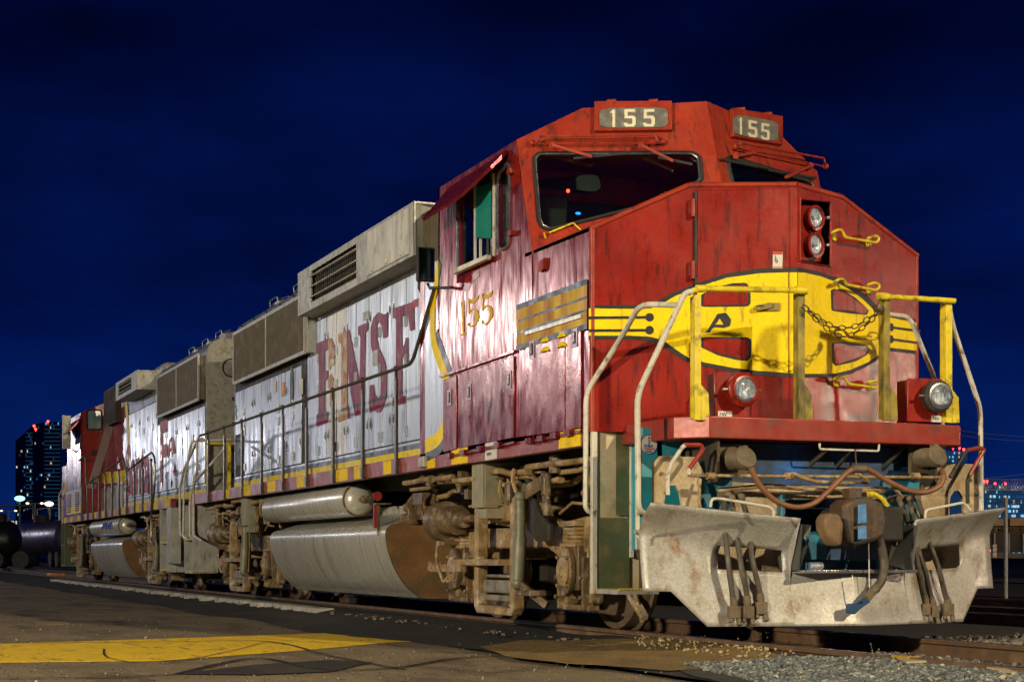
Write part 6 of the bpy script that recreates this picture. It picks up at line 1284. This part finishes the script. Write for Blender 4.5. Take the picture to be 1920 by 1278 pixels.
# overhead wires
for k, (a, b, d) in enumerate((((1700, 793), (2100, 823), 90), ((1700, 803), (2100, 830), 92), ((1700, 903), (2100, 856), 70), ((1740, 870), (2100, 838), 300))):
    A, B = D(*a, d), D(*b, d*.9); m = MB(); pts = [A*(1-t/12)+B*(t/12)-Vector((0, 0, .25*math.sin(math.pi*t/12))) for t in range(13)]; m.tube(pts, .012*d/80, 4)
    tag(m.build('overhead_wire', mat('wire_steel', (.35, .42, .45), rough=.4)), ['upper one of the two thin wires high at the right edge', 'lower one of the two thin wires high at the right edge', 'brighter wire crossing low at the right edge above the city', 'faint distant wire low at the right edge'][k], 'wire')
# yard fence with razor wire
fd = 26
fe = thing('chain_link_fence', 'chain link fence with coiled razor wire and a steel post behind the plow at right', 'fence', (D(1885, 1075, fd).x, D(1885, 1075, fd).y, 0))
m = MB(); p = D(1886, 1076, fd); q = D(1886, 944, fd); m.cyl((p.x, p.y, -.15), (p.x, p.y, q.z+.1), .032, n=10); m.cyl(D(1596, 1076, fd), D(1596, 951, fd), .032, n=10); m.cyl(D(2176, 1076, fd), D(2176, 937, fd), .032, n=10); m.build('post', mat('galvanised_post', (.34, .34, .32), rough=.5, metal=.5), fe)
m = MB()
for k in range(150):
    cx_ = 1400+k*5.5; c_ = D(cx_, 908, fd); m.tube([c_+right*(.09*math.cos(t*.45))+up*(.09*math.sin(t*.45)) for t in range(14)], .004, 4, closed=True)
m.build('razor_wire', CHR, fe)
m = MB(); a, b = D(1400, 962, fd), D(2225, 926, fd); m.tube([a, b], .012, 5); m.tube([D(1400, 917, fd), D(2225, 913, fd)], .003, 4); m.build('top_wire', CHR, fe)
# barrier wall, wagons and traffic panel across the yard
wd_ = 60
A, B = D(1780, 1015, wd_), D(2050, 1015, wd_); zt, zb = D(1850, 970, wd_).z, D(1850, 1042+30, wd_).z
def farbox(x0, x1, y0, y1, d, dep, m_, name, parent=None, bevel=0):
    P = [D(*p, d) for p in ((x0, y1), (x1, y1), (x1, y0), (x0, y0))]; mm = MB(); mm.plate(P, view*dep); return mm.build(name, m_, parent, bevel=bevel)
fc = thing('flat_wagon', 'long wagon with an orange lit deck parked across the yard at right', 'wagon', (D(1860, 1020, wd_).x, D(1860, 1020, wd_).y, 0))
farbox(1400, 1890, 972, 985, wd_, 3, mat('orange_lit_deck', (.50, .26, .09), (.38, .20, .08), sc=1), 'deck', fc); farbox(1894, 2250, 971, 985, wd_, 3, mat('orange_lit_deck', (.5, .3, .1)), 'deck', fc)
farbox(1400, 2250, 985, 996, wd_+.4, 2, BRN, 'wagon_side', fc); m = MB()
for k in range(42): a = D(1404+k*20, 988, wd_); m.box(a.x-.2, a.x+.2, a.y-.1, a.y, a.z-.22, a.z)
m.build('wagon_bracket', BRNL, fc)
wl_ = thing('concrete_barrier_wall', 'brown concrete panel wall with pale pilasters below the orange wagon', 'wall', (D(1860, 1035, wd_-4).x, D(1860, 1035, wd_-4).y, 0))
farbox(1400, 2250, 996, 1035, wd_-4, 1, mat('brown_wall', (.10, .075, .05), (.065, .05, .035), sc=1.2, rough=.8), 'panel', wl_); farbox(1400, 2250, 1036, 1046, wd_-4.3, 1.5, mat('wall_base', (.20, .17, .13), rough=.8), 'base', wl_)
for k in range(30): farbox(1432+k*27, 1434.5+k*27, 999, 1035, wd_-4.2, .2, mat('pilaster_paint', (.45, .43, .38)), 'pilaster', wl_)
gnd_mesh('far_road', mat('far_road_grey', (.14, .125, .105), (.10, .09, .075), sc=.6, rough=.8), -40, 10, 26, 40, -.17)
tp = farbox(1862, 1869, 1020, 1045, 40, .1, mat('white_panel', (.7, .65, .58)), 'traffic_panel', bevel=.01); tag(tp, 'narrow white and orange traffic panel standing before the barrier wall', 'traffic panel')
mm = MB()
for y0 in (1022, 1030, 1038): mm.plate([D(*p, 39.97) for p in ((1862.5, y0+4), (1868.5, y0+1), (1868.5, y0+4), (1862.5, y0+7))], view*.01)
mm.build('orange_stripe', ORST, tp)
cr_ = thing('parked_car', 'white car with red tail light mostly hidden behind the plow edge', 'car', (D(1858, 1042, 45).x, D(1858, 1042, 45).y, 0))
farbox(1842, 1858, 1028, 1040, 45, 1.5, STK, 'body', cr_, .05); farbox(1846, 1857, 1022, 1028, 45.2, 1.2, BLK, 'window', cr_, .05); farbox(1854, 1857.5, 1030, 1033, 44.95, .05, REDB, 'tail_light', cr_); farbox(1844, 1848, 1037, 1043, 44.9, .2, RUB, 'wheel', cr_)
